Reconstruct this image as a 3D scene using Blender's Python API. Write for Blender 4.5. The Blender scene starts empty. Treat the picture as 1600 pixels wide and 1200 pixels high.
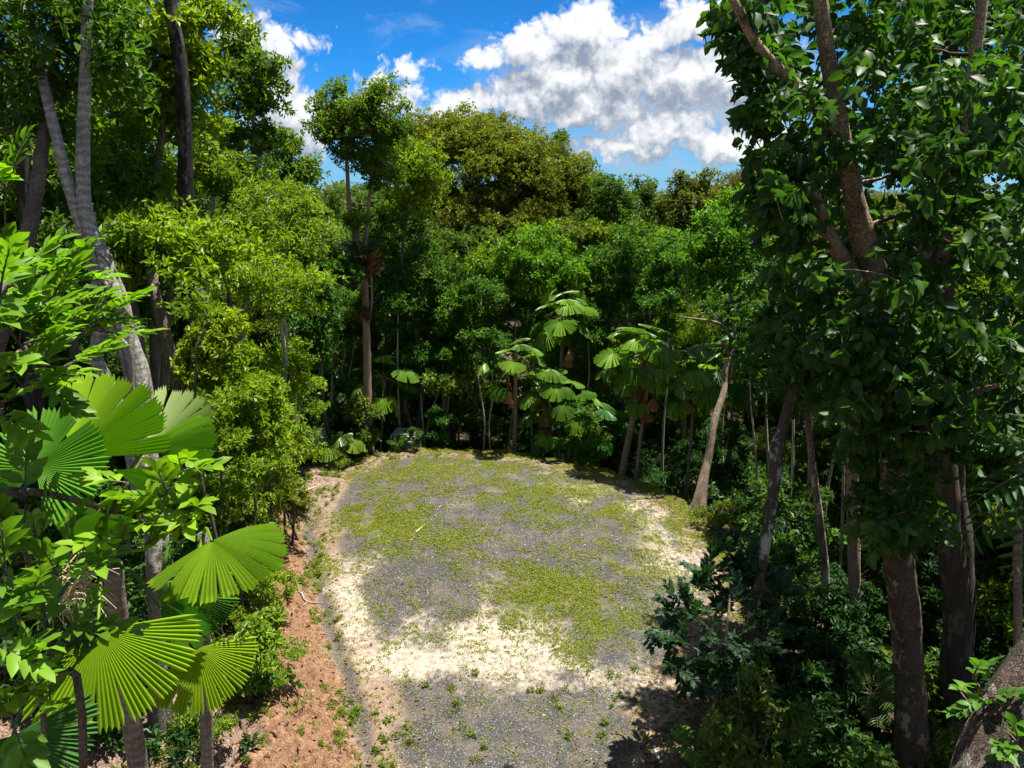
import bpy, math
import numpy as np
from math import radians, sin, cos, tan, pi, atan2

S = bpy.context.scene
COL = S.collection

# ------------------------------------------------------------------ camera
PITCH = radians(15.1)
CAMH = 10.0
FPX = 1111.0                       # focal length in photograph pixels (1600 wide)
SP, CP = sin(PITCH), cos(PITCH)
cam_data = bpy.data.cameras.new('camera')
cam_data.sensor_width = 36.0
cam_data.lens = 36.0 * FPX / 1600.0
cam_data.clip_start = 0.05
cam_data.clip_end = 6000.0
cam = bpy.data.objects.new('camera', cam_data)
COL.objects.link(cam)
cam.location = (0, 0, CAMH)
cam.rotation_euler = (radians(90) - PITCH, 0, 0)
S.camera = cam

# ------------------------------------------------------------------ exposure and renderer
S.view_settings.view_transform = 'Standard'
S.view_settings.look = 'None'
S.view_settings.exposure = 1.5
S.view_settings.gamma = 1.0
S.render.engine = 'CYCLES'
cy = S.cycles
cy.max_bounces = 7
cy.diffuse_bounces = 3
cy.glossy_bounces = 2
cy.transmission_bounces = 5
cy.transparent_max_bounces = 4
cy.caustics_reflective = False
cy.caustics_refractive = False
cy.use_adaptive_sampling = True
cy.adaptive_threshold = 0.02
cy.use_denoising = True
try:
    cy.denoiser = 'OPENIMAGEDENOISE'
    cy.denoising_input_passes = 'RGB_ALBEDO_NORMAL'
    cy.denoising_prefilter = 'ACCURATE'
except Exception:
    pass
S.render.film_transparent = False

# ------------------------------------------------------------------ sun
SUN_EL = radians(75)
SUN_AZ = radians(66)               # clockwise from +Y: high on the right, a touch beyond the camera
sd = bpy.data.lights.new('sun', 'SUN')
sd.energy = 5.0
sd.angle = radians(0.55)
sd.color = (1.0, 0.955, 0.87)
sun = bpy.data.objects.new('sun', sd)
COL.objects.link(sun)
sun.rotation_euler = (pi / 2 - SUN_EL, 0, pi - SUN_AZ)


# ------------------------------------------------------------------ node helpers
class NT:
    def __init__(self, tree):
        self.t = tree

    def n(self, kind, **kw):
        x = self.t.nodes.new(kind)
        for k, v in kw.items():
            setattr(x, k, v)
        return x

    def put(self, sock, v):
        if isinstance(v, bpy.types.NodeSocket):
            self.t.links.new(v, sock)
        elif v is not None:
            sock.default_value = v

    def m(self, op, a, b=None, c=None, clamp=False):
        x = self.n('ShaderNodeMath', operation=op, use_clamp=clamp)
        for i, v in enumerate((a, b, c)):
            if v is not None:
                self.put(x.inputs[i], v)
        return x.outputs[0]

    def vm(self, op, a, b=None, out=0):
        x = self.n('ShaderNodeVectorMath', operation=op)
        self.put(x.inputs[0], a)
        if b is not None:
            self.put(x.inputs[1], b)
        return x.outputs[out]

    def mix(self, fac, a, b, mode='MIX', clamp=False):
        x = self.n('ShaderNodeMix', data_type='RGBA', blend_type=mode, clamp_result=clamp)
        self.put(x.inputs[0], fac)
        self.put(x.inputs[6], a)
        self.put(x.inputs[7], b)
        return x.outputs[2]

    def noise(self, vec, scale, detail=3, rough=0.5, dist=0.0, out=0, dim='3D'):
        x = self.n('ShaderNodeTexNoise', noise_dimensions=dim)
        if vec is not None:
            self.put(x.inputs['Vector'], vec)
        x.inputs['Scale'].default_value = scale
        x.inputs['Detail'].default_value = detail
        x.inputs['Roughness'].default_value = rough
        x.inputs['Distortion'].default_value = dist
        return x.outputs[out]

    def vor(self, vec, scale, feature='SMOOTH_F1', out=0, dim='3D'):
        x = self.n('ShaderNodeTexVoronoi', feature=feature, voronoi_dimensions=dim)
        self.put(x.inputs['Vector'], vec)
        x.inputs['Scale'].default_value = scale
        return x.outputs[out]

    def ss(self, v, lo, hi, a=0.0, b=1.0):
        x = self.n('ShaderNodeMapRange', interpolation_type='SMOOTHSTEP')
        self.put(x.inputs[0], v)
        x.inputs[1].default_value = lo
        x.inputs[2].default_value = hi
        x.inputs[3].default_value = a
        x.inputs[4].default_value = b
        return x.outputs[0]

    def lin(self, v, lo, hi, a=0.0, b=1.0):
        x = self.n('ShaderNodeMapRange')
        self.put(x.inputs[0], v)
        x.inputs[1].default_value = lo
        x.inputs[2].default_value = hi
        x.inputs[3].default_value = a
        x.inputs[4].default_value = b
        return x.outputs[0]

    def attr(self, name, out='Fac'):
        x = self.n('ShaderNodeAttribute', attribute_name=name)
        return x.outputs[out]


# ------------------------------------------------------------------ world: clear blue sky with cumulus
world = bpy.data.worlds.new('World')
S.world = world
world.use_nodes = True
wt = world.node_tree
wt.nodes.clear()

# cloud density as a group: input a 2-D sky coordinate (azimuth, elevation, in units of 1/1111 rad)
cg = bpy.data.node_groups.new('cloud_density', 'ShaderNodeTree')
cg.interface.new_socket('uv', in_out='INPUT', socket_type='NodeSocketVector')
cg.interface.new_socket('density', in_out='OUTPUT', socket_type='NodeSocketFloat')
g = NT(cg)
gi = g.n('NodeGroupInput')
go = g.n('NodeGroupOutput')
uv = gi.outputs[0]
warp = g.noise(uv, 0.018, 3, 0.55, out=1, dim='2D')
warp = g.vm('MULTIPLY', g.vm('SUBTRACT', warp, (0.5, 0.5, 0.5)), (34, 30, 0))
uvw = g.vm('ADD', uv, warp)
BLOBS = [  # azimuth, elevation, half-width, half-height, strength
    (245, 224, 48, 34, .95), (205, 206, 36, 22, .9), (290, 228, 22, 22, .9),
    (100, 216, 78, 38, 1.1), (120, 236, 40, 28, .95), (30, 198, 74, 32, 1.0), (-40, 178, 50, 16, .6),
    (70, 160, 104, 42, 1.1), (160, 170, 92, 46, 1.1), (250, 158, 104, 44, 1.05), (345, 150, 90, 46, 1.0),
    (30, 126, 84, 36, .9), (120, 118, 104, 36, .95), (-60, 128, 64, 20, .9), (-90, 104, 66, 38, .9), (-180, 130, 62, 40, .75), (-160, 170, 40, 16, .5),
    (-330, 120, 60, 74, .95), (-350, 200, 76, 30, .6), (-300, 90, 66, 50, .9),
    (230, 88, 74, 34, .9), (320, 66, 104, 32, .9), (170, 60, 100, 22, .7),
]
dens = None
for (a, e, rx, ry, st) in BLOBS:
    q = g.vm('MULTIPLY', g.vm('SUBTRACT', uvw, (a, e, 0)), (1 / rx, 1 / ry, 0))
    l = g.vm('LENGTH', q, out=1)
    b = g.m('MULTIPLY', g.m('SUBTRACT', 1.0, l), st)
    dens = b if dens is None else g.m('SMOOTH_MAX', dens, b, 0.25)
# scattered cloud added out of view to give the place white fill light
far = g.lin(g.noise(uv, 0.0042, 2, 0.5, dim='2D'), 0.30, 0.66, -0.5, 0.6)
sx = g.n('ShaderNodeSeparateXYZ')
g.put(sx.inputs[0], uv)
outside = g.m('MAXIMUM', g.ss(g.m('ABSOLUTE', sx.outputs[0]), 480, 700), g.ss(sx.outputs[1], 420, 640))
dens = g.m('ADD', dens, 0.0)
dens = g.m('MAXIMUM', dens, g.m('SUBTRACT', g.m('MULTIPLY', far, outside), g.m('MULTIPLY', g.m('SUBTRACT', 1.0, outside), 1.0)))
dens = g.m('MAXIMUM', dens, -0.8)
bil = g.m('SUBTRACT', 0.5, g.vor(uvw, 0.034, 'F1', dim='2D'))
bil2 = g.m('SUBTRACT', 0.5, g.vor(uvw, 0.085, 'F1', dim='2D'))
bil3 = g.m('SUBTRACT', 0.5, g.noise(uv, 0.12, 4, 0.6, dim='2D'))
dens = g.m('ADD', dens, g.m('MULTIPLY', bil, 0.55))
dens = g.m('ADD', dens, g.m('MULTIPLY', bil2, 0.27))
dens = g.m('ADD', dens, g.m('MULTIPLY', bil3, 0.26))
bil4 = g.m('SUBTRACT', 0.5, g.vor(uvw, 0.2, 'F1', dim='2D'))
dens = g.m('ADD', dens, g.m('MULTIPLY', bil4, 0.12))
g.put(go.inputs[0], dens)

w = NT(wt)
wo = w.n('ShaderNodeOutputWorld')
sky = w.n('ShaderNodeTexSky', sky_type='NISHITA')
sky.sun_disc = False
sky.sun_elevation = SUN_EL
sky.sun_rotation = SUN_AZ
sky.altitude = 300
sky.air_density = 1.0
sky.dust_density = 0.3
sky.ozone_density = 2.0
tc = w.n('ShaderNodeTexCoord')
sep = w.n('ShaderNodeSeparateXYZ')
w.put(sep.inputs[0], tc.outputs['Generated'])
az = w.m('MULTIPLY', w.m('ARCTAN2', sep.outputs[0], sep.outputs[1]), 1111.0)
el = w.m('MULTIPLY', w.m('ARCSINE', sep.outputs[2]), 1111.0)
cmb = w.n('ShaderNodeCombineXYZ')
w.put(cmb.inputs[0], az)
w.put(cmb.inputs[1], el)


def cloud_at(off):
    x = w.n('ShaderNodeGroup', node_tree=cg)
    w.put(x.inputs[0], w.vm('ADD', cmb.outputs[0], off) if off else cmb.outputs[0])
    return x.outputs[0]


d0 = cloud_at(None)
d1 = cloud_at((4, 10, 0))
d2 = cloud_at((10, 38, 0))
alpha = w.ss(d0, 0.04, 0.46)
lit = w.m('ADD', w.m('MULTIPLY', w.m('SUBTRACT', d0, d1), 0.5), w.m('MULTIPLY', w.m('SUBTRACT', d0, d2), 1.0))
lit = w.ss(w.m('ADD', lit, w.m('MULTIPLY', w.m('SUBTRACT', w.noise(cmb.outputs[0], .02, 3, .5, dim='2D'), .5), .5)), -0.75, 0.9)
ccol = w.mix(lit, (0.11, 0.13, 0.165, 1), (0.375, 0.38, 0.388, 1))
# thin white veil low in the sky and faint cirrus
veil = w.ss(el, -60, 190, 0.55, 0.0)
cir = w.m('MULTIPLY', w.ss(w.noise(w.vm('MULTIPLY', cmb.outputs[0], (1.0, 2.6, 1)), 0.006, 5, 0.62, 0.6, dim='2D'), 0.52, 0.78), 0.30)
# the photograph's sky is a strong blue: grade the physical sky through its own tint
skyc = w.mix(1.0, sky.outputs[0], w.mix(w.ss(el, 420, 800), (0.065, 0.39, 0.76, 1), (0.6, 0.85, 1.0, 1)), 'MULTIPLY')  # paler tint high overhead, out of view, adds neutral fill light
skyc = w.vm('SCALE', skyc, None)
skyc.node.inputs['Scale'].default_value = 0.072
grad = w.ss(el, 120, 420, 1.0, 0.66)
sc = w.n('ShaderNodeVectorMath', operation='SCALE')
w.put(sc.inputs[0], skyc)
w.put(sc.inputs['Scale'], grad)
base = w.mix(w.m('MAXIMUM', veil, cir), sc.outputs[0], (0.17, 0.24, 0.33, 1))
# soft grey layer beneath the cumulus bank
sq = w.vm('MULTIPLY', w.vm('SUBTRACT', cmb.outputs[0], (230, 120, 0)), (1 / 300, 1 / 120, 0))
soft = w.m('MULTIPLY', w.ss(w.vm('LENGTH', sq, out=1), 0.35, 1.15, 1, 0), w.ss(w.noise(cmb.outputs[0], 0.013, 4, 0.55, dim='2D'), 0.36, 0.62, 0.15, 0.92))
base = w.mix(soft, base, (0.165, 0.20, 0.25, 1))
final = w.mix(w.m('MULTIPLY', alpha, 0.97), base, ccol)
bg = w.n('ShaderNodeBackground')
w.put(bg.inputs[0], final)
bg.inputs[1].default_value = 1.0
w.put(wo.inputs[0], bg.outputs[0])
# sky colour is already scaled to strength 0.085 above
try:
    world.cycles.sampling_method = 'MANUAL'
    world.cycles.sample_map_resolution = 512
except Exception:
    pass


# ------------------------------------------------------------------ photograph geometry: pixel -> place
def ray(px, py):
    x, y = (px - 800) / FPX, (600 - py) / FPX
    return np.array([x, CP + y * SP, -SP + y * CP])


CAMP = np.array([0, 0, CAMH])


def P(px, py, depth):
    return CAMP + ray(px, py) * depth


def PY(px, py, y):
    r = ray(px, py)
    return CAMP + r * (y / r[1])


def proj(v):
    v = np.asarray(v, float)
    r = v - CAMP
    dep = r[..., 1] * CP - r[..., 2] * SP
    up = r[..., 1] * SP + r[..., 2] * CP
    dep = np.maximum(dep, 0.05)
    return 800 + FPX * r[..., 0] / dep, 600 - FPX * up / dep, dep


def sstep(x, a, b):
    t = np.clip((x - a) / (b - a), 0, 1)
    return t * t * (3 - 2 * t)


def _h(ix, iy, seed):
    with np.errstate(over='ignore'):
        n = (ix.astype(np.int64) * 374761393 + iy.astype(np.int64) * 668265263 + seed * 974711) & 0x7fffffff
        n = ((n ^ (n >> 13)) * 1274126177) & 0x7fffffff
        n = n ^ (n >> 16)
    return (n & 0xffff) / 65535.0


def vnoise(x, y, seed=0):
    x, y = np.asarray(x, float), np.asarray(y, float)
    ix, iy = np.floor(x), np.floor(y)
    fx, fy = x - ix, y - iy
    fx, fy = fx * fx * (3 - 2 * fx), fy * fy * (3 - 2 * fy)
    a, b = _h(ix, iy, seed), _h(ix + 1, iy, seed)
    c, d = _h(ix, iy + 1, seed), _h(ix + 1, iy + 1, seed)
    return (a * (1 - fx) + b * fx) * (1 - fy) + (c * (1 - fx) + d * fx) * fy


def fbm(x, y, seed=0, oct=4):
    s, a, t = 0, 0.5, 0
    for i in range(oct):
        s = s + a * vnoise(x * 2 ** i, y * 2 ** i, seed + i * 17)
        t += a
        a *= 0.5
    return s / t


# ------------------------------------------------------------------ terrain
PAD = np.array([(-2.0, -30), (-2.0, 6), (-2.3, 10.5), (-3.1, 12.3), (-4.0, 14.3), (-5.4, 17.8), (-6.3, 21), (-6.5, 24),
                (-5.4, 26), (-3.6, 26.7), (-1.0, 26.5), (1.4, 25.8), (3.2, 24.6), (4.6, 23.0), (5.6, 20.8), (6.0, 18.4), (5.5, 16),
                (4.4, 14), (3.1, 12.3), (2.1, 10.5), (1.9, 6), (1.9, -30)], float)


def pad_sdf(x, y):
    x, y = np.asarray(x, float), np.asarray(y, float)
    d2 = np.full(x.shape, 1e18)
    inside = np.zeros(x.shape, bool)
    n = len(PAD)
    for i in range(n):
        ax, ay = PAD[i]
        bx, by = PAD[(i + 1) % n]
        ex, ey = bx - ax, by - ay
        t = np.clip(((x - ax) * ex + (y - ay) * ey) / (ex * ex + ey * ey), 0, 1)
        d2 = np.minimum(d2, (x - ax - t * ex) ** 2 + (y - ay - t * ey) ** 2)
        if ay != by:
            c = ((ay > y) != (by > y)) & (x < (bx - ax) * (y - ay) / (by - ay) + ax)
            inside ^= c
    d = np.sqrt(d2)
    return np.where(inside, -d, d)


def terrain(x, y):
    x, y = np.asarray(x, float), np.asarray(y, float)
    d = pad_sdf(x, y) + (fbm(x * 0.9, y * 0.9, 5) - 0.5) * 0.7
    left = sstep(-x, 1.2, 3.2) * (1 - sstep(y, 19.5, 25.5) * 0.97)
    bank = 1.25 * sstep(d, 0.35, 2.1) + 0.30 * np.clip(d - 2.0, 0, 13) + 0.10 * np.clip(d - 15, 0, 30)
    ditch = -0.16 * np.exp(-((d - 0.15) / 0.22) ** 2) * sstep(-x, 1.5, 3) * (1 - sstep(y, 21, 24))
    backness = sstep(y, 20, 25)
    w_drop = 2.6 + 1.6 * (1 - backness)
    drop = -1.9 * sstep(d, 0.25, w_drop) - 0.03 * np.clip(d - 4, 0, 40)
    backleft = sstep(-x, 4.0, 6.5) * sstep(y, 20, 25)
    drop = drop * (1 - 0.92 * backleft)
    h = left * (bank + ditch) + (1 - left) * drop
    h = np.where(d < 0.0, np.where(left > 0.5, ditch, 0), h)
    h = h + 0.32 * sstep(-d, 0.0, 4.0) * sstep(y, 13, 18)
    onbank = left * sstep(d, .3, .8) * (1 - sstep(d, 2.2, 3.2))
    h = h - onbank * .22 * sstep(fbm(y * 2.3, d * .35, 19), .5, .72)
    h = h + (fbm(x * 0.5, y * 0.5, 11) - 0.5) * (0.10 + 0.5 * sstep(d, 1, 8)) + (fbm(x * 2.4, y * 2.4, 31) - 0.5) * (0.05 + 0.13 * sstep(d, .2, 1.0))
    dist = np.hypot(x, y - 20)
    h = h + sstep(dist, 60, 260) * 9 * (fbm(x * .008, y * .008, 77) - 0.2)
    return h


def ground_z(x, y):
    return float(terrain(np.array([x]), np.array([y]))[0])


def G(px, py):
    """where the ray through a pixel meets the ground"""
    r = ray(px, py)
    t = np.linspace(3, 90, 1500)
    p = CAMP + r * t[:, None]
    below = p[:, 2] < terrain(p[:, 0], p[:, 1])
    i = int(np.argmax(below)) if below.any() else len(t) - 1
    return p[i]


def foot(px, y):
    """ground point at distance y seen in pixel column px"""
    z = 0.0
    for _ in range(6):
        dep = y * CP - (z - CAMH) * SP
        x = (px - 800) / FPX * dep
        z = ground_z(x, y)
    return np.array([x, y, z])


# ------------------------------------------------------------------ mesh builder
class MB:
    def __init__(self):
        self.v, self.f, self.t, self.s, self.n = [], [], [], [], 0

    def add(self, v, f, tint=0.5, smooth=False):
        v = np.asarray(v, float).reshape(-1, 3)
        fs = f if isinstance(f, list) else [f]
        for q in fs:
            q = np.asarray(q, np.int64)
            if q.size:
                self.f.append(q + self.n)
                self.s.append(np.full(len(q), smooth))
        self.v.append(v)
        self.t.append(np.broadcast_to(np.asarray(tint, float), (len(v),)).copy())
        self.n += len(v)

    def mesh(self, name, origin=(0, 0, 0)):
        me = bpy.data.meshes.new(name)
        v = np.concatenate(self.v) - np.asarray(origin, float)
        loops = np.concatenate([q.ravel() for q in self.f])
        tot = np.concatenate([np.full(len(q), q.shape[1]) for q in self.f])
        start = np.concatenate([[0], np.cumsum(tot)[:-1]])
        me.vertices.add(len(v))
        me.vertices.foreach_set('co', v.astype(np.float32).ravel())
        me.loops.add(len(loops))
        me.loops.foreach_set('vertex_index', loops.astype(np.int32))
        me.polygons.add(len(tot))
        me.polygons.foreach_set('loop_start', start.astype(np.int32))
        me.polygons.foreach_set('use_smooth', np.concatenate(self.s).astype(bool))
        at = me.attributes.new('tint', 'FLOAT', 'POINT')
        at.data.foreach_set('value', np.concatenate(self.t).astype(np.float32))
        me.update(calc_edges=True)
        return me

    def obj(self, name, mat, parent=None, origin=(0, 0, 0), color=None):
        me = self.mesh(name, origin)
        me.materials.append(mat)
        o = bpy.data.objects.new(name, me)
        COL.objects.link(o)
        if parent is not None:
            o.parent = parent
        else:
            o.location = tuple(origin)
        if color is not None:
            o.color = (*color, 1)
        return o


def thing(name, label, cat, loc, group=None):
    o = bpy.data.objects.new(name, None)
    o.empty_display_size = 0.2
    COL.objects.link(o)
    o.location = tuple(float(a) for a in loc)
    o['label'] = label
    o['category'] = cat
    if group:
        o['group'] = group
    return o


def tag(o, label, cat, group=None, kind=None):
    if label:
        o['label'] = label
    if cat:
        o['category'] = cat
    if group:
        o['group'] = group
    if kind:
        o['kind'] = kind
    return o


def dup(root, loc, rotz=0.0, scale=1.0, label=None, group=None, color=None, tilt=0.0):
    r = root.copy()
    COL.objects.link(r)
    r.location = tuple(float(a) for a in loc)
    r.rotation_euler = (tilt, 0, rotz)
    r.scale = (scale,) * 3 if np.isscalar(scale) else tuple(scale)
    if label:
        r['label'] = label
    if group:
        r['group'] = group
    for ch in list(root.children):
        c = ch.copy()
        COL.objects.link(c)
        c.parent = r
        if color is not None and ch.name.split('.')[0] in ('crown', 'foliage', 'frond'):
            c.color = (*color, 1)
        for gch in list(ch.children):
            d = gch.copy()
            COL.objects.link(d)
            d.parent = c
    return r


def drop_proto(root):
    for ch in list(root.children):
        for gch in list(ch.children):
            bpy.data.objects.remove(gch)
        bpy.data.objects.remove(ch)
    bpy.data.objects.remove(root)


# ------------------------------------------------------------------ shape helpers
def nrm(a):
    a = np.asarray(a, float)
    return a / np.maximum(np.linalg.norm(a, axis=-1, keepdims=True), 1e-9)


def smooth_path(pts, n):
    """Catmull-Rom through control points"""
    p = np.asarray(pts, float)
    if len(p) == 2:
        return p[0] + (p[1] - p[0]) * np.linspace(0, 1, n)[:, None]
    q = np.vstack([2 * p[0] - p[1], p, 2 * p[-1] - p[-2]])
    u = np.linspace(0, len(p) - 1 - 1e-6, n)
    i = u.astype(int)
    t = (u - i)[:, None]
    a, b, c, d = q[i], q[i + 1], q[i + 2], q[i + 3]
    return 0.5 * (2 * b + (c - a) * t + (2 * a - 5 * b + 4 * c - d) * t ** 2 + (3 * b - a - 3 * c + d) * t ** 3)


def tube(mb, pts, radii, seg=6, tint=0.5, rough=0.0, rng=None, cap=True, flute=0.0, disp=0.0):
    pts = np.asarray(pts, float)
    n = len(pts)
    radii = np.broadcast_to(np.asarray(radii, float), (n,))
    t = nrm(np.gradient(pts, axis=0))
    mean = nrm(pts[-1] - pts[0])
    ref = np.array([1.0, 0.13, 0]) if abs(mean[2]) > 0.75 else np.array([0.05, 0.1, 1.0])
    u = nrm(np.cross(t, ref))
    v = np.cross(t, u)
    a = np.arange(seg) / seg * 2 * pi
    rr = np.repeat(radii[:, None], seg, 1)
    if rough and rng is not None:
        ph = rng.uniform(0, 6.28, 4)
        k = np.arange(n)[:, None]
        rr = rr * (1 + rough * (0.5 * np.sin(a[None] * 2 + k * 0.23 + ph[0]) + 0.4 * np.sin(a[None] * 3 - k * 0.31 + ph[1]) + rng.normal(0, 0.35, (n, seg))))
    if flute:
        zf = np.clip(1 - np.linspace(0, 1, n) * 5, 0, 1)[:, None] ** 1.5
        rr = rr * (1 + flute * zf * (1 + 0.7 * np.sin(a[None] * 4 + 1.0)))
    if disp:
        ln = np.concatenate([[0], np.cumsum(np.linalg.norm(np.diff(pts, axis=0), axis=1))])[:, None]
        rm = float(np.mean(radii))
        ca, sa = np.cos(a)[None] * 3 + 20, np.sin(a)[None] * 3 + 20
        lump = fbm(ca * .6 + ln * .5 + pts[0, 0], sa * .6 + ln * .9, 7, 3) - .5
        plate = sum((vnoise(ca * fq + 3.1 * k_, sa * fq + ln * fl / rm * .22 + 50, 9 + k_) - .5) * am for k_, (fq, fl, am) in enumerate(((2.2, 3, .5), (4.5, 6, .35), (9, 11, .25))))
        rr = rr * (1 + disp * (2.4 * lump + plate))
    ring = pts[:, None] + rr[..., None] * (np.cos(a)[None, :, None] * u[:, None] + np.sin(a)[None, :, None] * v[:, None])
    i = np.arange(n - 1)[:, None] * seg
    j = np.arange(seg)[None]
    jn = (j + 1) % seg
    f = np.stack([i + j, i + jn, i + seg + jn, i + seg + j], -1).reshape(-1, 4)
    fs = [f]
    if cap:
        fs.append((np.arange(seg) + (n - 1) * seg)[None])
        fs.append(np.arange(seg)[::-1][None])
    mb.add(ring.reshape(-1, 3), fs, tint, smooth=True)


def put_leaves(mb, base, d, nor, L, W, tint, lod=0, curl=0.15):
    """base, d, nor (N,3); L, W, tint (N,)"""
    N = len(base)
    d = nrm(d)
    s = nrm(np.cross(d, nor))
    nor = np.cross(s, d)
    L, W = L[:, None], W[:, None]
    if lod == 0:
        tip = base + d * L - nor * L * curl
        mid = base + d * L * 0.47 + nor * W * 0.22
        v = np.stack([base, mid + s * W * .5, tip, mid - s * W * .5], 1)
        v[:, 0] -= nor * W * 0.1
        f = np.arange(N)[:, None] * 4 + np.arange(4)[None]
        mb.add(v.reshape(-1, 3), f, np.repeat(tint, 4))
    else:
        m1 = base + d * L * 0.34 + nor * L * 0.03
        m2 = base + d * L * 0.72 - nor * L * curl * 0.45
        tip = base + d * L - nor * L * curl
        up = nor * W * 0.16
        v = np.stack([base, m1, m2, tip, m1 + s * W * .46 + up, m2 + s * W * .40 + up, m1 - s * W * .46 + up, m2 - s * W * .40 + up], 1)
        o = np.arange(N)[:, None, None] * 8
        tri = o + np.array([[0, 1, 4], [2, 3, 5], [0, 6, 1], [2, 7, 3]])[None]
        quad = o + np.array([[1, 2, 5, 4], [1, 6, 7, 2]])[None]
        mb.add(v.reshape(-1, 3), [tri.reshape(-1, 3), quad.reshape(-1, 4)], np.repeat(tint, 8), smooth=True)


def ball(rng, n, shell=0.33):
    d = nrm(rng.normal(size=(n, 3)))
    return d * (rng.uniform(0, 1, n) ** shell)[:, None]


def tufts(mb, rng, cen, out, rc, k, m, L, wr=0.42, droop=0.15, lod=0, flat=0.7, curl=0.15, upb=0.5, spread=(0.55, 1.6)):
    """every clump is k twig tips, every tip a whorl of m leaves"""
    n = len(cen)
    b = ball(rng, n * k).reshape(n, k, 3)
    rcv = np.asarray(rc, float).reshape(-1, 1, 1) * np.ones((n, 1, 1))
    tip = cen[:, None] + b * rcv * np.array([1, 1, flat])
    ax = nrm(b * 0.9 + out[:, None] * 0.45 + np.array([0, 0, upb]) + rng.normal(0, .28, (n, k, 3)))
    ct = rng.uniform(0, 1, (n, 1)) * 0.35 + rng.uniform(0, 1, (n, k)) * 0.3
    tip, ax = tip.reshape(-1, 3), ax.reshape(-1, 3)
    M = len(tip)
    e1 = nrm(np.cross(ax, np.array([0.3, 0.5, 0.81])))
    e2 = np.cross(ax, e1)
    ph = (np.arange(m)[None] * 2.39996 + rng.uniform(0, 6.28, (M, 1)) + rng.normal(0, .25, (M, m)))[..., None]
    th = rng.uniform(spread[0], spread[1], (M, m))[..., None]
    rad = e1[:, None] * np.cos(ph) + e2[:, None] * np.sin(ph)
    d = ax[:, None] * np.cos(th) + rad * np.sin(th)
    d[..., 2] -= droop
    nor = ax[:, None] * np.sin(th) - rad * np.cos(th) + rng.normal(0, .32, (M, m, 3))
    l = L * rng.uniform(.6, 1.25, (M, m))
    base = tip[:, None] - ax[:, None] * (rng.uniform(0, .9, (M, m)) * L)[..., None] + rad * 0.08 * L
    tint = (ct.reshape(-1, 1) + rng.uniform(0, .35, (M, m))).ravel()
    put_leaves(mb, base.reshape(-1, 3), d.reshape(-1, 3), nor.reshape(-1, 3), l.ravel(), (l * wr * rng.uniform(.85, 1.15, (M, m))).ravel(), tint, lod, curl)


def grow(mb, rng, nodes, nrad, cens, sag=0.06, rmin=0.010, seg=5, lim=None):
    """join every clump to the nearest standing wood, so limbs fork as they go out"""
    nodes = [np.asarray(a, float) for a in nodes]
    nrad = list(nrad)
    order = np.argsort([min(np.linalg.norm(c - a) for a in nodes[:80]) for c in cens])
    for ci in order:
        c = cens[ci]
        A = np.array(nodes)
        dz = np.maximum(0, A[:, 2] - c[2] + 0.1)
        dd = np.linalg.norm(A - c, axis=1) + 0.9 * dz
        i = int(np.argmin(dd))
        a, r0 = A[i], nrad[i]
        ln = np.linalg.norm(c - a)
        rs = min(r0 * 0.72, 0.012 + 0.020 * ln + rmin)
        rs = max(rs, rmin * 1.2)
        side = rng.normal(0, .09, 3) * ln
        m1 = a + (c - a) * .38 + side + np.array([0, 0, -sag * ln + .10 * ln])
        m2 = a + (c - a) * .72 + side * .6 + np.array([0, 0, .06 * ln])
        pts = smooth_path([a, m1, m2, c], 6 if ln < 1.5 else 9)
        tube(mb, pts, np.linspace(rs, rmin, len(pts)), seg, rng.uniform(.3, .7), cap=False)
        for q, fr in ((m1, .6), (m2, .3), (c, 0)):
            nodes.append(q)
            nrad.append(rmin + (rs - rmin) * fr)


def crown_clumps(rng, ells, rc, dens=1.0, low=-0.55, shell=0.28):
    cs, os_ = [], []
    for (c, r) in ells:
        rm = (r[0] * r[1] * r[2]) ** (1 / 3)
        n = max(6, int(dens * 4.0 * (rm / rc) ** 2))
        d = nrm(rng.normal(size=(n * 3, 3)))
        d = d[d[:, 2] > low][:n]
        k = rng.uniform(0, 1, len(d)) ** shell
        lump = np.where(rng.uniform(0, 1, len(d)) < .09, 1.22, 1.0) * (0.62 + 0.60 * vnoise(d[:, 0] * 2.2 + c[0], d[:, 1] * 2.2 + d[:, 2] * 1.7 + c[1], 3))
        cs.append(c + d * (k * lump)[:, None] * np.asarray(r))
        os_.append(d)
    return np.concatenate(cs), np.concatenate(os_)


# ------------------------------------------------------------------ materials
def new_mat(name):
    m = bpy.data.materials.new(name)
    m.use_nodes = True
    m.node_tree.nodes.clear()
    q = NT(m.node_tree)
    o = q.n('ShaderNodeOutputMaterial')
    return m, q, o


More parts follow.
